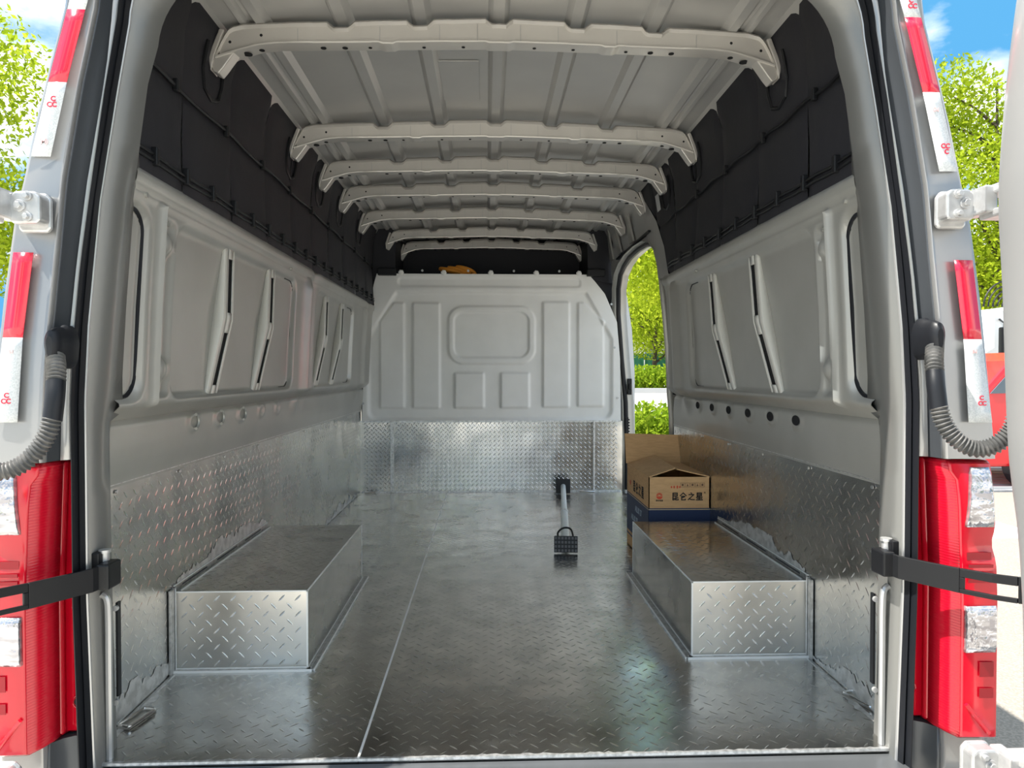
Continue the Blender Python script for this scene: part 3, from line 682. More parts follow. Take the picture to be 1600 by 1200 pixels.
# ================================================================ REFLECTIVE TAPE
TI = [(.60, .930), (.707, .926), (.871, .914), (1.03, .893), (1.20, .862), (1.36, .826), (1.5, .7895), (1.62, .755)]
TO = [(.60, .983), (.707, .974), (.871, .951), (1.03, .930), (1.20, .898), (1.36, .860), (1.5, .8225), (1.62, .79)]
def strip_mesh(side, za, zb):
    rows = []
    n = max(2, int((zb-za)/.02))
    for i in range(n+1):
        z = za+(zb-za)*i/n; rows.append([(side*lerp(TI, z), 1.3565, z), (side*(lerp(TI, z)+lerp(TO, z))/2, 1.3555, z), (side*lerp(TO, z), 1.3565, z)])
    return MB().grid(rows)
def make_tape(side, za, zr0, zr1, zb, label, marks):
    t = thing('reflective_tape', (side*.9, 1.357, za), label, 'reflective tape', 'red and white safety tape on the rear pillars')
    if zr0 > za: strip_mesh(side, za, zr0).build('white_band', WHT, t, smooth=True, solid=.001)
    strip_mesh(side, zr0, zr1).build('red_band', REDT, t, smooth=True, solid=.001)
    if zb > zr1: strip_mesh(side, zr1, zb).build('white_band', WHT, t, smooth=True, solid=.001)
    pale = MATS.get('faded_red_print') or mat('faded_red_print', (.75, .40, .42), 0, .6)
    for z, body, sz, m, dx in marks:
        x = (lerp(TI, z)+lerp(TO, z))/2+dx*side
        text(body, sz, m, t, face_matrix((side*x, 1.3542, z), (1, 0, 0), (0, 0, 1)), 'mark', bold=.0004)
    return t
mr = mat('mark_red', (.72, .02, .06), 0, .5); mp_ = mat('mark_pale', (.80, .52, .52), 0, .5)
make_tape(-1, 1.215, 1.355, 1.492, 1.60, 'red and white tape high on the left pillar above the hinge', [(1.312, 'CC', .013, mr, .0), (1.323, 'C', .013, mr, .0), (1.243, '(M)', .012, mp_, 0)])
make_tape(1, 1.205, 1.360, 1.506, 1.62, 'red and white tape high on the right pillar above the hinge', [(1.325, 'C-I', .010, mp_, .0), (1.243, 'C', .013, mr, .004), (1.254, 'CC', .013, mr, .004), (1.527, 'CC', .013, mr, .004), (1.538, 'C', .013, mr, .004)])
make_tape(-1, .712, .873, 1.034, 1.034, 'red and white tape low on the left pillar between hinge and tail lamp', [(.846, 'S-I', .009, mp_, 0), (.752, 'CC', .013, mr, 0), (.763, 'C', .013, mr, 0)])
make_tape(1, .707, .873, 1.030, 1.030, 'red and white tape low on the right pillar between hinge and tail lamp', [(.848, 'S-I', .009, mp_, 0), (.745, 'CC', .012, mr, .006), (.756, 'C', .012, mr, .006)])

# ================================================================ HINGES
def make_hinge(S, xc, zc, label, arm):
    t = thing('hinge_bracket', (S*xc, 1.355, zc), label, 'hinge', 'rear door hinges')
    w = .028; h = .030; P = [(-w, -h+.006), (-w+.006, -h), (w-.006, -h), (w, -h+.006), (w, h-.010), (w-.010, h), (-w+.010, h), (-w, h-.010)]
    MB().prism([(S*(xc+u), zc+v) for u, v in P], 1.322, 1.358).build('hinge_plate', ZINC, t, bevel=.004)
    MB().prism([(S*(xc+u*1.1), zc-.004+v*1.25) for u, v in P], 1.350, 1.360).build('mounting_pad', ZINC, t, bevel=.006)
    for u, v, r in ((-.006, .020, .009), (.008, .002, .011), (-.006, -.018, .009)):
        bo = MB().cyl((S*(xc+u), 1.322, zc+v), (0, -1, 0), r, .004, 16).cyl((S*(xc+u), 1.318, zc+v), (0, -1, 0), r*.62, .006, 6); bo.build('bolt', ZINC, t, bevel=.0008)
    if arm:
        b = MB().box(S*(xc+w-.004), 1.29, zc-.022, S*(xc+w+.022), 1.35, zc+.030)
        b.box(S*(xc+w+.012), 1.22, zc+.014, S*(xc+w+.062), 1.33, zc+.032); b.box(S*(xc+w+.012), 1.22, zc-.030, S*(xc+w+.062), 1.33, zc-.014)
        b.build('hinge_arm', ZINC, t, bevel=.004)
        MB().cyl((S*(xc+w+.036), 1.275, zc-.036), (0, 0, 1), .010, .075, 14).build('hinge_pin', ZINC, t, smooth=True)
    return t
make_hinge(1, .882, 1.132, 'cast silver door hinge high on the right pillar between the tapes', True)
make_hinge(-1, .886, 1.112, 'cast silver door hinge high on the left pillar between the tapes', True)
make_hinge(1, .945, .035, 'cast silver door hinge under the right tail lamp', True)
make_hinge(-1, .955, .030, 'cast silver door hinge under the left tail lamp', True)

# ================================================================ HOSES
def spline(P, n):
    out = []; P = [Vector(p) for p in P]; Q = [P[0]*2-P[1]] + P + [P[-1]*2-P[-2]]
    for i in range(1, len(Q)-2):
        for k in range(n):
            t = k/n; a, b_, c, d = Q[i-1], Q[i], Q[i+1], Q[i+2]
            out.append(.5*((2*b_)+(c-a)*t+(2*a-5*b_+4*c-d)*t*t+(3*b_-a-3*c+d)*t**3))
    out.append(P[-1]); return out
def corr(P, r, pitch=.0075, amp=.0022):
    pts = spline(P, 40); L = [0]
    for a, c in zip(pts, pts[1:]): L.append(L[-1]+(c-a).length)
    n = int(L[-1]/pitch*5); out = []; rr = []
    for i in range(n+1):
        s = L[-1]*i/n; k = min(max(int(np.searchsorted(L, s))-1, 0), len(pts)-2); f = (s-L[k])/max(L[k+1]-L[k], 1e-6)
        out.append(pts[k].lerp(pts[k+1], min(max(f, 0), 1))); rr.append(r+amp*math.sin(2*math.pi*s/pitch))
    return MB().tube(out, rr, 14)
HOSEM = mat('dusty_black_hose', (.09, .09, .088), 0, .45, var=(30, (.20, .19, .18), .45, .7))
def make_hose(S, dz, end, label):
    t = thing('cable_hose', (S*.83, 1.34, .9+dz), label, 'hose', 'corrugated cable hoses to the rear doors')
    c = Vector((S*.842, 1.335, .875+dz))
    b = MB(); rows = []
    for y, k in ((1.385, 1.12), (1.365, 1.12), (1.360, 1.0), (1.338, .93), (1.322, .75), (1.318, .4)):
        rows.append([(c.x+.015*k*math.cos(a), y, c.z+.004+.033*k*math.sin(a)-(.01 if math.sin(a) < -.5 else 0)) for a in [2*math.pi*i/24 for i in range(24)]])
    b.grid(rows, close=True); b.add(rows[-1], [tuple(range(24))]); b.build('boot', RUBBER, t, smooth=50)
    corr([(S*.841, 1.335, .855+dz), (S*.829, 1.318, .830+dz), (S*.822, 1.305, .806+dz)], .0145).build('upper_corrugation', HOSEM, t, smooth=60)
    MB().tube(spline([(S*.822, 1.305, .808+dz), (S*.818, 1.295, .78+dz), (S*.819, 1.288, .738+dz)], 6), .0160, 16).build('sleeve', RUBBER, t, smooth=True)
    P = [(S*.819, 1.288, .742+dz), (S*.826, 1.283, .712+dz), (S*.843, 1.276, .684+dz), (S*.872, 1.266, .665+dz), (S*.902, 1.254, .672+dz), (S*.924, 1.242, .700+dz), (S*.930, 1.232, .738+dz)] if not end else \
        [(S*.819, 1.288, .742+dz), (S*.826, 1.283, .712+dz), (S*.845, 1.276, .678+dz), (S*.872, 1.266, .655+dz), (S*.900, 1.254, .651+dz), (S*.93, 1.242, .668+dz), (S*.96, 1.232, .70+dz)]
    corr(P, .0145).build('corrugated_run', HOSEM, t, smooth=60)
    return t
make_hose(1, 0, 0, 'grey corrugated cable hose looping to the open right door')
make_hose(-1, -.018, 1, 'black corrugated cable hose leaving the picture at its edge above the tail lamp')

# ================================================================ DOOR CHECK STRAPS
def make_strap(S, dz, label):
    t = thing('door_check_strap', (S*.82, 1.46, .40+dz), label, 'door strap', 'black door check straps')
    P = [(.800, 1.462, .405, .024), (.814, 1.436, .404, .024), (.822, 1.415, .402, .024), (.855, 1.365, .402, .024), (.886, 1.32, .402, .0245), (.915, 1.27, .405, .0245), (.934, 1.232, .410, .0245), (.944, 1.224, .411, .0245), (.960, 1.222, .411, .0245)]
    def at(i): x, y, z, h = P[i]; return x, y, z+dz, h
    b = MB(); rows = []
    for i in range(5):
        x, y, z, h = at(i); rows.append([(S*x, y, z-h), (S*x, y, z+h)])
    b.grid(rows)
    for lo, hi in ((-1, -.62), (.30, 1)):
        rows = []
        for i in range(4, 7): x, y, z, h = at(i); rows.append([(S*x, y, z+lo*h), (S*x, y, z+hi*h)])
        b.grid(rows)
    b.grid([[(S*x, y, z+dz-h), (S*x, y, z+dz+h)] for x, y, z, h in P[6:9]])
    x, y, z, h = at(4); x2, y2 = x+.004, y-.008; b.grid([[(S*x, y, z-.62*h), (S*x, y, z+.30*h)], [(S*x2, y2, z-.62*h), (S*x2, y2, z+.30*h)]])
    b.build('strap', BLACK, t, solid=.006, bevel=.0015)
    MB().box(S*.795, 1.425, .378+dz, S*.822, 1.475, .430+dz).build('end_block', BLACK, t, bevel=.004)
    b = MB().cyl((S*.822, 1.462, .425+dz), (0, 0, 1), .009, .022, 12).cyl((S*.822, 1.462, .446+dz), (0, 0, 1), .012, .006, 12)
    b.build('pivot_pin', ZINC, t, smooth=True)
    MB().box(S*.822, 1.440, .40+dz, S*.838, 1.475, .45+dz).build('pivot_bracket', BLACK, t, bevel=.003)
    return t
make_strap(1, 0, 'black slotted door check strap reaching to the open right door')
make_strap(-1, -.010, 'black slotted door check strap across the left tail lamp')

# ================================================================ LATCH RAILS on inner pillars
def make_striker(S, label):
    t = thing('latch_rail', (S*.835, 1.50, .1), label, 'latch rail', 'latch rails on the inner pillars')
    MB().tube(spline([(S*.836, 1.475, .345), (S*.826, 1.475, .335), (S*.823, 1.475, .30), (S*.823, 1.475, .2), (S*.823, 1.475, .1), (S*.823, 1.475, -.05)], 5), .007, 8).build('rail', PAINTL, t, smooth=True)
    MB().box(S*.8155, 1.497, .12, S*.820, 1.51, .320).build('shadow_gap', BLACK, t)
    for z in (.31, .11): MB().cyl((S*.817, 1.495, z), (0, -1, 0), .006, .006, 10).build('screw', ZINC, t)
    return t
make_striker(-1, 'silver pressed latch rail at the foot of the left inner pillar')
make_striker(1, 'silver pressed latch rail at the foot of the right inner pillar')

# ================================================================ TIE-DOWN RINGS
def ring(cx, cy, rz, w, l, label, z=.008):
    t = thing('tie_down_ring', (cx, cy, 0), label, 'tie-down ring', 'wire tie-down rings in the floor')
    pts = []
    for sx, sy in ((1, 1), (-1, 1), (-1, -1), (1, -1)):
        for k in range(4):
            a = math.atan2(sy, sx) - math.pi/4 + math.pi/2*k/3
            pts.append((cx+sx*(w/2-.006)+.006*math.cos(a), cy+sy*(l/2-.006)+.006*math.sin(a), z))
    R = Matrix.Rotation(rz, 4, 'Z'); c = Vector((cx, cy, 0)); pts = [c + R @ (Vector(p)-c) for p in pts]
    MB().tube(pts, .0034, 8, closed=True).build('wire_loop', CHROME, t, smooth=True)
    pl = [c + R @ Vector((u*w*.52, v*l*.52, 0)) for u, v in ((-1, -1), (1, -1), (1, 1), (-1, 1))]
    MB().add([p+Vector((0, 0, .001)) for p in pl]+[p+Vector((0, 0, .004)) for p in pl], [(0, 1, 2, 3), (4, 5, 6, 7), (0, 1, 5, 4), (1, 2, 6, 5), (2, 3, 7, 6), (3, 0, 4, 7)]).build('base_plate', ALUF, t)
    q = [c + R @ Vector((u*w*.42*1, -l*.46, .004)) for u in (-1, 1)]
    MB().tube(q, .005, 8).build('hinge_barrel', ZINC, t)
    return t
ring(-.846, 1.636, math.radians(-14), .030, .085, 'wire tie-down ring in the rear left floor corner')
ring(.882, 1.664, math.radians(18), .030, .085, 'wire tie-down ring in the rear right floor corner')
ring(-.81, 4.67, math.radians(90), .03, .07, 'small wire tie-down ring on the floor at the left end of the bulkhead')
ring(.64, 4.67, math.radians(90), .03, .10, 'small wire tie-down ring on the floor beside the far foot of the load bar')

# ================================================================ LOAD BAR
t = thing('load_bar', (.41, 3.85, 0), 'white telescopic load bar with black pads lying on the aluminium floor', 'load bar')
A = Vector((.318, 3.10, .040)); Bp = Vector((.470, 4.60, .052)); D = (Bp-A).normalized(); Sd = Vector((D.y, -D.x, 0)).normalized(); Up = Vector((0, 0, 1))
MB().tube([A, A.lerp(Bp, .45)], .0190, 18).build('outer_tube', WPOLE, t, smooth=True)
MB().tube([A.lerp(Bp, .44), Bp], .0160, 18).build('inner_tube', WPOLE, t, smooth=True)
MB().tube([A.lerp(Bp, .43), A.lerp(Bp, .46)], .0215, 18).build('collar', ZINC, t, smooth=True)
def pad(c, w, h, nm, ribs):
    nrm = -D; n2 = (nrm+Vector((0, 0, .16))).normalized(); u = Sd; v = n2.cross(u).normalized()
    if v.z < 0: v = -v
    P = lambda a, b_, k: c + u*a + v*b_ + n2*k
    b = MB(); vs = [P(a*w/2, b_*h/2, k) for k in (0, .014) for a, b_ in ((-1, -1), (1, -1), (1, 1), (-1, 1))]
    b.add(vs, [(0, 1, 2, 3), (4, 5, 6, 7), (0, 1, 5, 4), (1, 2, 6, 5), (2, 3, 7, 6), (3, 0, 4, 7)]); o = b.build(nm, RUBBER, t, bevel=.002)
    if ribs:
        b = MB()
        for i in range(7):
            for j in range(4):
                cx, cy = -w/2+w*(i+.5)/7, -h/2+h*(j+.5)/4; e, g = w/7*.32, h/4*.30
                vs = [P(cx+a*e, cy+b_*g, k) for k in (.014, .018) for a, b_ in ((-1, -1), (1, -1), (1, 1), (-1, 1))]
                b.add(vs, [(4, 5, 6, 7), (0, 1, 5, 4), (1, 2, 6, 5), (2, 3, 7, 6), (3, 0, 4, 7)])
        b.build('pad_studs', mat('worn_rubber', (.12, .12, .13), 0, .5), o, kind='stuff')
pad(A-D*.004, .105, .072, 'near_pad', True); pad(Bp+D*.012, .095, .095, 'far_pad', False)
hp = [A+D*.06+Vector((-.030, 0, .004)), A+D*.09+Vector((-.036, 0, .028)), A+D*.10+Vector((-.010, 0, .048)), A+D*.09+Vector((.022, 0, .046)), A+D*.05+Vector((.034, 0, .022)), A+D*.01+Vector((.036, 0, -.005))]
MB().tube(spline(hp, 6), .0045, 8).build('release_lever', BLACK, t, smooth=True)

# ================================================================ CARDBOARD BOX
GLYPH = ([[(2, 10), (8, 10), (8, 5.8), (2, 5.8), (2, 10)], [(2, 7.9), (8, 7.9)], [(2, 4.7), (2, .7), (4.7, 1.3)], [(2, 2.9), (4.7, 2.9)], [(6, 4.7), (6, .7), (9.2, .7), (9.2, 1.8)], [(9, 3.8), (6, 2.7)]],
         [[(5, 10.2), (.8, 6.3)], [(5, 10.2), (9.2, 6.3)], [(2.8, 5.6), (2.8, .7), (8, .7), (8, 1.8)], [(7.4, 5.2), (2.8, 3.2)], [(3.2, 5.6), (6.8, 5.6)]],
         [[(4.4, 10.2), (5.6, 9.2)], [(1.6, 7.8), (8.4, 7.8), (2.2, 2.2)], [(.6, .8), (2.2, 2.2), (4.8, 1.0), (9.5, .8)]],
         [[(2, 10), (8, 10), (8, 6.4), (2, 6.4), (2, 10)], [(2, 8.2), (8, 8.2)], [(2.8, 5.6), (1, 3.8)], [(1.8, 4.4), (9, 4.4)], [(1.8, 2.5), (8.6, 2.5)], [(.6, .5), (9.4, .5)], [(5, 5.8), (5, .5)]])
def hanzi(parent, org, right, size, pitch):
    org, r, u = Vector(org), Vector(right), Vector((0, 0, 1))
    for k, g in enumerate(GLYPH):
        b = MB(); o = org + r*(pitch*k)
        for pl in g:
            for (ax, ay), (cx, cy) in zip(pl, pl[1:]):
                d = Vector((cx-ax, cy-ay)); d.normalize(); n = Vector((-d.y, d.x))*.72; e = d*.5; P = []
                for px_, py_ in ((ax-e.x+n.x, ay-e.y+n.y), (cx+e.x+n.x, cy+e.y+n.y), (cx+e.x-n.x, cy+e.y-n.y), (ax-e.x-n.x, ay-e.y-n.y)):
                    P.append(o + r*(px_*size/10*1.0) + u*(py_*size/10))
                b.add(P, [(0, 1, 2, 3)])
        b.build('printed_character', INK, parent, fix=False)
t = thing('cardboard_box', (.752, 3.05, 0), 'open brown cardboard box with navy lower band standing behind the wheel arch box', 'box')
x0, x1, y0, y1, H = .628, .882, 2.83, 3.27, .378
for nm, a in (('front_wall', (x0, y0, x1, y0+.004)), ('back_wall', (x0, y1-.004, x1, y1)), ('side_wall', (x0, y0, x0+.004, y1)), ('side_wall', (x1-.004, y0, x1, y1))):
    MB().box(a[0], a[1], 0, a[2], a[3], H).build(nm, CARD, t)
MB().box(x0, y0, 0, x1, y1, .005).build('bottom', CARD, t)
e = .0008; zb_ = .243
MB().box(x0-e, y0-e, .075, x1+e, y0, zb_).build('navy_band', NAVY, t); MB().box(x0-e, y0-e, .075, x0, y1, zb_).build('navy_band', NAVY, t)
MB().box(x0-e, y0-e, zb_+.003, x1, y0, zb_+.007).box(x0-e, y0, zb_+.003, x0, y1, zb_+.007).build('navy_line', NAVY, t)
MB().box(x0-e, y0-e, zb_, x1, y0, zb_+.003).box(x0-e, y0, zb_, x0, y1, zb_+.003).build('cream_line', CREAM, t)
MB().box(x0-e, y0-e, .055, x1, y0, .062).box(x0-e, y0, .055, x0, y1, .062).build('navy_line', NAVY, t)
def flap(P, nm='flap'): MB().add(P, [(0, 1, 2, 3)]).build(nm, CARD, t, solid=.004)
xm = (x0+x1)/2-.012
flap([(x0, y0, H), (x0, y1-.01, H), (xm+.012, y1-.02, H+.040), (xm, y0+.015, H+.034)])
flap([(x1, y0, H), (x1, y1-.01, H), (xm+.020, y1-.02, H+.012), (xm+.004, y0+.01, H+.030)])
flap([(x0-.005, y1, H), (x1+.0, y1, H), (x1+.01, y1+.055, H+.128), (x0-.002, y1+.055, H+.136)], 'raised_flap')
flap([(x0+.005, y0+.004, H-.003), (x1-.005, y0+.004, H-.003), (x1-.015, y0+.11, H-.03), (x0+.015, y0+.11, H-.03)], 'inner_flap')
fm = lambda x, z: face_matrix((x, y0-.0012, z), (1, 0, 0), (0, 0, 1))
hanzi(t, (.722, y0-.0012, .2820), (1, 0, 0), .0300, .0335)
text('®', .008, INK, t, fm(.860, .313), 'printed_mark', bold=.0001)
# flower-like round emblem over a tiny caption
b = MB(); ex, ez = .672, .300
for k in range(7):
    a0 = math.pi*k/7+.05; a1 = math.pi*(k+1)/7-.05
    b.add([(ex+q*math.cos(a), y0-.0012, ez+.001+q*math.sin(a)) for q, a in ((.0045, a0), (.013, a0), (.013, a1), (.0045, a1))], [(0, 1, 2, 3)])
b.build('emblem_rays', REDINK, t, kind='stuff', fix=False)
MB().add([(ex+.013*math.cos(math.pi+math.pi*k/12), y0-.0012, ez-.001+.012*math.sin(math.pi+math.pi*k/12)) for k in range(13)], [tuple(range(13))]).build('emblem_base', REDINK, t)
text('昆仑润滑', .0075, INK, t, fm(.672, .281), 'caption', bold=.0001)
LINEP = mat('brown_print', (.16, .09, .05), 0, .7)
for i in range(5):
    cx = .768+.0205*i; b = MB()
    for a in ((-.009, -.009, .009, -.008), (-.009, .008, .009, .009), (-.009, -.009, -.008, .009), (.008, -.009, .009, .009)): b.box(cx+a[0], y0-.0012, .345+a[1], cx+a[2], y0-.0008, .345+a[3])
    b.build('symbol_frame', LINEP, t)
    MB().add([(cx-.004, y0-.0012, .340), (cx+.004, y0-.0012, .340), (cx, y0-.0012, .351)] if i % 2 else [(cx-.004, y0-.0012, .341), (cx+.004, y0-.0012, .341), (cx+.004, y0-.0012, .350), (cx-.004, y0-.0012, .350)], [(0, 1, 2)] if i % 2 else [(0, 1, 2, 3)]).build('symbol', LINEP, t)
for i, (dx, h) in enumerate(((0, .009), (.011, .012), (.024, .014), (.034, .009))):
    c = (.722+dx, y0-.0012, .337); MB().add([(c[0]+.0035*math.cos(a), c[1], c[2]+h*.5*math.sin(a)) for a in [2*math.pi*k/8 for k in range(8)]], [tuple(range(8))]).build('drop_mark', REDINK, t)
sm = lambda y, z: face_matrix((x0-.0012, y, z), (0, -1, 0), (0, 0, 1))
hanzi(t, (x0-.0012, 3.13, .272), (0, -1, 0), .046, .056)
MB().add([(x0-.0012, 3.19+.012*math.cos(a), .30+.012*math.sin(a)) for a in [2*math.pi*k/14 for k in range(14)]], [tuple(range(14))]).build('emblem', REDINK, t)
PALEB = mat('pale_blue_print', (.35, .42, .50), 0, .6)
text('ALUS 27', .036, PALEB, t, sm(3.02, .200), 'printed_grade', bold=.0005)
text('ALUS 27', .036, PALEB, t, sm(3.10, .150), 'printed_grade', bold=.0005)

# ================================================================ YELLOW STRAP COIL above the bulkhead
t = thing('strap_coil', (-.21, 4.86, 1.43), 'yellow webbing strap coil lying in the dark space over the bulkhead', 'strap')
YEL = mat('yellow_webbing', (.75, .30, .03), 0, .7)
for k in range(3):
    pts = [(-.27+.045*k+ (.085-.012*k)*math.cos(a), 4.86+.03*math.sin(a)+.01*k, 1.475+.05*abs(math.sin(a*.5))+.008*k) for a in [2*math.pi*i/24 for i in range(24)]]
    MB().tube(pts, .014, 8, closed=True).build('webbing_loop', YEL, t, smooth=True)
MB().tube([(-.20, 4.84, 1.45), (-.12, 4.83, 1.478), (-.05, 4.83, 1.45)], .016, 8).build('loose_end', YEL, t, smooth=True)

# ================================================================ OPEN REAR DOOR (right)
t = thing('rear_door', (.95, 1.18, -.2), 'open silver rear door standing beside the right tail lamp', 'door')
DE = [(-.35, .930), (.0, .925), (.38, .918), (.54, .906), (.63, .889), (.79, .880), (.95, .874), (1.11, .862), (1.28, .872), (1.42, .887), (1.55, .905), (1.75, .92)]
rows = []; zs = [-.35+2.1*i/40 for i in range(41)]
for z in zs:
    x = lerp(DE, z); x = .5*(x+.5*(lerp(DE, z-.05)+lerp(DE, z+.05)))
    rows.append([(x+.065, 1.215, z), (x+.02, 1.212, z), (x+.004, 1.205, z), (x, 1.19, z), (x+.004, 1.15, z), (x+.018, 1.10, z), (x+.022, .95, z), (x+.05, .70, z), (x+.07, .42, z), (x+.13, .42, z), (x+.12, .9, z), (x+.09, 1.20, z)])
b = MB().grid(rows, close=True); b.add(rows[0], [tuple(range(12))]); b.add(rows[-1], [tuple(range(12))])
b.build('door_shell', PAINTL, t, smooth=40)
MB().tube([(lerp(DE, z)+.020, 1.085, z) for z in zs], .007, 6).build('weatherstrip', RUBBER, t, smooth=True)
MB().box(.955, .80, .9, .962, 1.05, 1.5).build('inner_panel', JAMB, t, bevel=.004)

# ================================================================ OUTSIDE: trees, hedges, fence, building, kerb, vehicles
def tube_np(): pass
BARK = mat('grey_brown_bark', (.075, .055, .04), 0, .9, bump=[(12, .03)])
def leafmat(name, c1, c2):
    m = bpy.data.materials.new(name); m.use_nodes = True; t = m.node_tree; t.nodes.clear()
    o = N(t, 'ShaderNodeOutputMaterial'); d = N(t, 'ShaderNodeBsdfDiffuse'); tr = N(t, 'ShaderNodeBsdfTranslucent'); mx_ = N(t, 'ShaderNodeMixShader'); mx_.inputs[0].default_value = .5
    g = N(t, 'ShaderNodeNewGeometry'); k = N(t, 'ShaderNodeMix', data_type='RGBA'); k.inputs[6].default_value = (*c1, 1); k.inputs[7].default_value = (*c2, 1)
    t.links.new(g.outputs['Random Per Island'], k.inputs[0])
    for s_ in (d, tr): t.links.new(k.outputs[2], s_.inputs[0])
    t.links.new(d.outputs[0], mx_.inputs[1]); t.links.new(tr.outputs[0], mx_.inputs[2]); t.links.new(mx_.outputs[0], o.inputs[0]); return m
LEAF = leafmat('spring_leaves', (.20, .29, .012), (.45, .53, .04)); HLEAF = leafmat('hedge_leaves', (.14, .25, .012), (.36, .46, .04))
def leaf_mesh(name, centres, radii, n, size, m):
    """n leaves scattered through a set of ellipsoids, two triangles a leaf"""
    centres = np.array(centres, float); radii = np.array(radii, float); w = radii.prod(axis=1); idx = rng.choice(len(centres), n, p=w/w.sum())
    d = rng.normal(size=(n, 3)); d /= np.linalg.norm(d, axis=1)[:, None]; P = centres[idx] + d*radii[idx]*(rng.rand(n)**.45)[:, None]
    a = rng.normal(size=(n, 3)); a /= np.linalg.norm(a, axis=1)[:, None]; b_ = np.cross(a, rng.normal(size=(n, 3))); b_ /= np.linalg.norm(b_, axis=1)[:, None]
    s = size*(.6+.8*rng.rand(n))[:, None]; V = np.stack([P-a*s, P+b_*s*.45, P+a*s, P-b_*s*.45], 1).reshape(-1, 3)
    me = bpy.data.meshes.new(name); me.vertices.add(4*n); me.vertices.foreach_set('co', V.ravel()); me.loops.add(4*n); me.loops.foreach_set('vertex_index', np.arange(4*n, dtype=np.int32))
    me.polygons.add(n); me.polygons.foreach_set('loop_start', np.arange(0, 4*n, 4, dtype=np.int32)); me.update(calc_edges=True); me.validate(); me.materials.append(m); return me
def make_tree(loc, label, seed, zfork=2.2, H=8.2, R=2.9, nleaf=15000, grp='trees round the yard'):
    rnd = random.Random(seed); t = thing('tree', loc, label, 'tree', grp); L = Vector(loc)
    tr = MB().tube([L+Vector((0, 0, -.05)), L+Vector((.03, .02, zfork*.5)), L+Vector((-.02, .04, zfork)), L+Vector((.05, 0, zfork+1.6)), L+Vector((0, .05, H*.8))], [.15, .12, .11, .07, .03], 10).build('trunk', BARK, t, smooth=True)
    C = [(0, 0, zfork+2.3)]; Rr = [(R*.75, R*.75, 2.0)]
    for k in range(11):
        a = 2*math.pi*k/11*1.62; z = zfork+.2+.42*k*(H-zfork-2)/5.5; r = R*rnd.uniform(.5, .75)*(1-.05*k)
        e = Vector((r*math.cos(a), r*math.sin(a), z+r*.75)); s0 = Vector((0, 0.03, z))
        MB().tube([L+s0, L+s0.lerp(e, .5)+Vector((0, 0, .1)), L+e], [.055, .035, .012], 6).build('branch', BARK, t, smooth=True)
        C.append(tuple(e)); q = rnd.uniform(.8, 1.3); Rr.append((q*R*.36, q*R*.36, q*R*.30))
    me = leaf_mesh('foliage', C, Rr, nleaf, .075, LEAF); o = bpy.data.objects.new('foliage', me); COL.objects.link(o); o.parent = t; o['kind'] = 'stuff'
    return t
tA = make_tree((-13.0, 14.5, G), 'spring green tree with pale blue sky behind, beyond the left tail lamp pillar', 3, H=11.5, R=4.9, nleaf=38000)
tB = make_tree((14.6, 19.6, G), 'tall yellow green tree beyond the right pillar, in front of the white cloud', 8, H=12.2, R=4.3, nleaf=38000)
clone(tB, (24.5, 29, G), 'yellow green tree behind the white truck', (1.1, 1.1, 1.0), 1.2)
clone(tA, (-25, 24, G), 'green tree standing further back left of the van', (1.2, 1.2, 1.1), 2.2)
clone(tB, (7.4, 21.0, G), 'tall yellow green tree added nearest the side door, only its leafy crown in view', (1.1, 1.1, 1.15), 2.0)  # added to hide blue sky from the floor's reflection
tC = make_tree((13.3, 55, G), 'slender forked tree seen through the side door before the green fence', 21, zfork=1.0, H=8, R=3.2, nleaf=16000)
tC.scale = (1.8, 1.8, 1.8)
clone(tC, (7.5, 72, G), 'leafy tree furthest to the left in the side door opening', (1.9, 1.9, 1.9), 1.0)
clone(tC, (20.5, 79, G), 'leafy tree furthest back beyond the side door', (2.4, 2.4, 2.2), 2.5)
for q in ((-14, -30, 'at the hose end of the far row'), (-3, -34, 'second and set furthest back'), (8, -31, 'third in the far row'), (19, -29, 'at the truck end of the far row')):
    clone(tB, (q[0], q[1], G), 'yellow green tree behind the photographer, ' + q[2], (1.1, 1.1, .9), q[0]*1.3)
# hedges
def hedge(x0_, x1_, y0_, y1_, h, n, size, label):
    C = []; Rr = []; k = int((x1_-x0_)/(h*.5))+1
    for i in range(k+1):
        for yy in np.linspace(y0_, y1_, 3): C.append((x0_+(x1_-x0_)*i/k, yy, G+h*.52)); Rr.append((h*.42, (y1_-y0_)/3, h*.5))
    me = leaf_mesh('hedge', C, Rr, n, size, HLEAF); o = bpy.data.objects.new('hedge', me); COL.objects.link(o); tag(o, label, 'hedge', 'clipped hedges'); return o
hedge(6, 22, 50, 53, 2.0, 16000, .16, 'clipped hedge across the road below the green fence')
hedge(1.9, 3.6, 10.3, 11.2, 1.0, 9000, .055, 'low bright green hedge just outside the side door')
hedge(8.2, 11.0, 11.6, 12.6, 1.3, 7000, .06, 'small dark green bush on the verge below the red car')
fence = thing('fence', (15, 60, G), 'dark green mesh covered fence behind the far hedge', 'fence')
GREEN = mat('green_sheeting', (.015, .13, .07), 0, .7)
for i in range(10):
    MB().box(4+2.4*i, 60, G+.4, 4+2.4*i+2.34, 60.03, 2.45).build('panel', GREEN, fence)
    MB().box(4+2.4*i-.05, 59.95, G, 4+2.4*i+.02, 60.05, 2.55).build('post', WPOLE, fence)
bd = thing('building', (28, 95, G), 'pale low building with dark windows behind the green fence', 'building')
CRM = mat('cream_render', (.62, .60, .55), 0, .8); GLS = mat('window_glass', (.10, .13, .16), 0, .1)
MB().box(5, 95, G, 55, 104, 7.0).build('facade', CRM, bd)
for i in range(16):
    for z in (2.6, 5.0):
        MB().box(7+2.9*i, 94.9, z, 8.5+2.9*i, 95.0, z+1.4).build('window', GLS, bd)
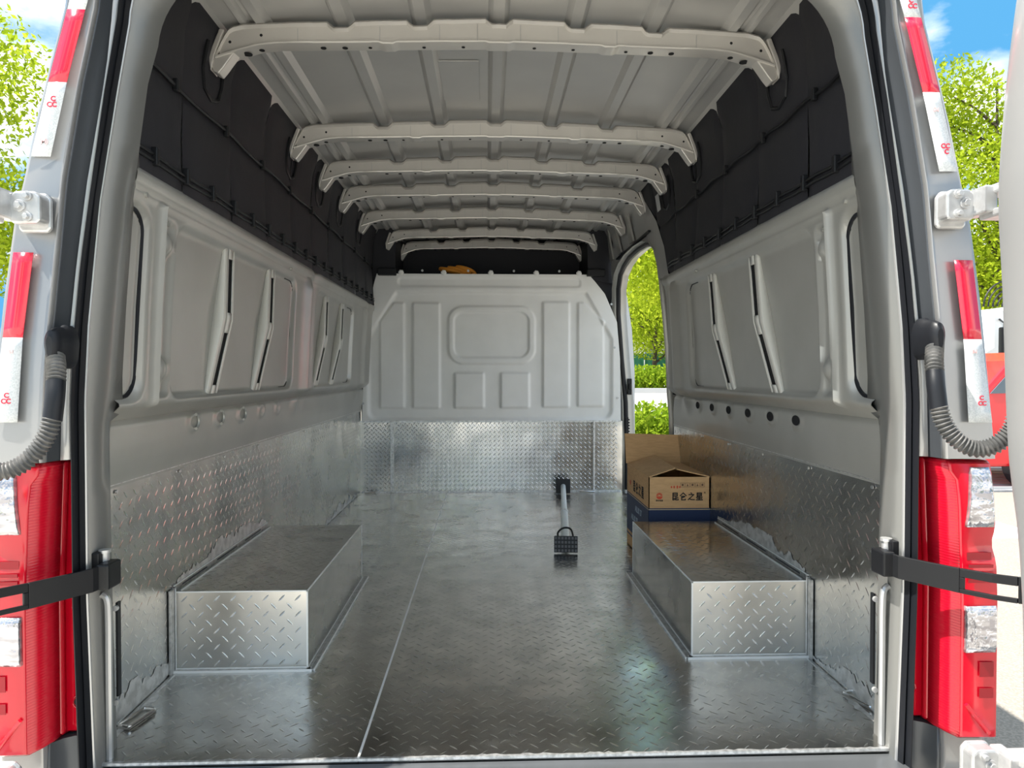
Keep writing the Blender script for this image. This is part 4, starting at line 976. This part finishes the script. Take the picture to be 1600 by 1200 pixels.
MB().box(4.8, 94.6, 7.0, 55.2, 104, 7.3).build('roof_edge', CRM, bd)
ASPH = mat('grey_asphalt', (.40, .37, .35), 0, .85, var=(2, (.34, .32, .30), .4, .6)); KERB = mat('kerb_stone', (.50, .50, .50), 0, .7)
kb = struct(MB().build('trim_1', KERB) if False else MB().box(0, 48.4, G, 70, 48.9, G+.35).build('trim_1', KERB))
rd = struct(MB().box(0, 24, G, 90, 48.4, G+.015).build('road', ASPH))
for i in range(12): MB().box(5.5+.0, 24+2*i, G+.02, 5.6, 25.2+2*i, G+.025).build('lane_marking', WHT, rd)
MB().box(3.4, 12.5, G, 60, 12.75, G+.12).build('kerb', KERB, rd)
PAV = mat('grey_pavers', (.30, .32, .34), 0, .7, var=(6, (.22, .23, .25), .4, .6))
pv = struct(MB().box(5.6, 8.2, G+.008, 9.5, 10.6, G+.03).build('paving', PAV))
for i in range(10): MB().box(5.6, 8.3+.23*i, G+.03, 9.5, 8.45+.23*i, G+.055).build('kerb_stone', KERB, pv)
MB().box(1.9, -3, G, 14, 12.4, G+.008).build('side_ground', mat('beige_toned_ground', (.34, .30, .255), 0, .85, var=(90, (.25, .225, .19), .42, .58), bump=[(150, .003)]), ground)  # same ground coloured darker here, so direct sun doesn't wash it out
MB().box(4.2, 5.9, G+.008, 4.9, 12, G+.014).build('bay_line', WHT, ground)
# white truck
WHP = mat('white_truck_paint', (.75, .76, .77), 0, .3, coat=.4)
t = thing('truck', (11.6, 14, G), 'white truck cab parked beyond the right pillar, above the red car', 'truck')
MB().prism([(12.9, .0), (10.15, .0), (10.10, 1.2), (10.35, 1.35), (10.35, 2.02), (10.6, 2.15), (12.9, 2.18)], 14, 16.1).build('cab', WHP, t, bevel=.05)
MB().box(10.9, 13.97, 1.05, 11.9, 14.02, 1.85).build('window', GLS, t, bevel=.02)
MB().box(10.28, 13.65, 1.0, 10.5, 13.75, 1.72).build('mirror', BLACK, t, bevel=.03); MB().box(10.30, 13.65, .62, 10.5, 13.75, .92).build('mirror', BLACK, t, bevel=.03)
MB().tube([(10.39, 13.7, .9), (10.39, 13.72, 1.8), (10.5, 14.0, 1.9)], .02, 6).build('mirror_arm', BLACK, t)
MB().box(10.2, 13.98, -.45, 12.9, 16, 0).build('lower_cab', WHP, t, bevel=.03)
for x in (11.1,): MB().cyl((x, 13.95, G+.48), (0, 1, 0), .48, .3, 24).build('wheel', RUBBER, t, bevel=.02)
for k in range(5): MB().tube([(11.0+.0*k+(.55-.1*k)*math.cos(a), 14.4, 2.2+(.55-.1*k)*math.sin(a)) for a in [math.pi*i/16 for i in range(17)]], .018, 5).build('roof_hoop', BLACK, t)
text('车', .14, MATS['dull_reflector'], t, face_matrix((10.62, 13.985, .72), (1, 0, 0), (0, 0, 1)), 'door_lettering')
# red car
t = thing('car', (7.4, 8.3, G), 'red car parked in front of the white truck, beside the open rear door', 'car')
CARR = mat('red_car_paint', (.75, .012, .02), 0, .22, coat=.8)
prof = [(5.98, -.35), (5.92, .25), (5.97, .52), (6.35, .95), (6.6, 1.06), (8.4, 1.10), (9.4, .6), (9.6, .3), (9.6, -.35)]
MB().prism(prof, 8.3, 9.9).build('body', CARR, t, bevel=.04)
MB().prism([(6.10, .55), (6.42, .90), (6.64, .98), (8.3, 1.0), (9.0, .60)], 8.285, 8.31).build('side_window', GLS, t)
for x in (6.7, 8.9): MB().cyl((x, 8.25, G+.33), (0, 1, 0), .33, .22, 24).build('wheel', RUBBER, t, bevel=.02)
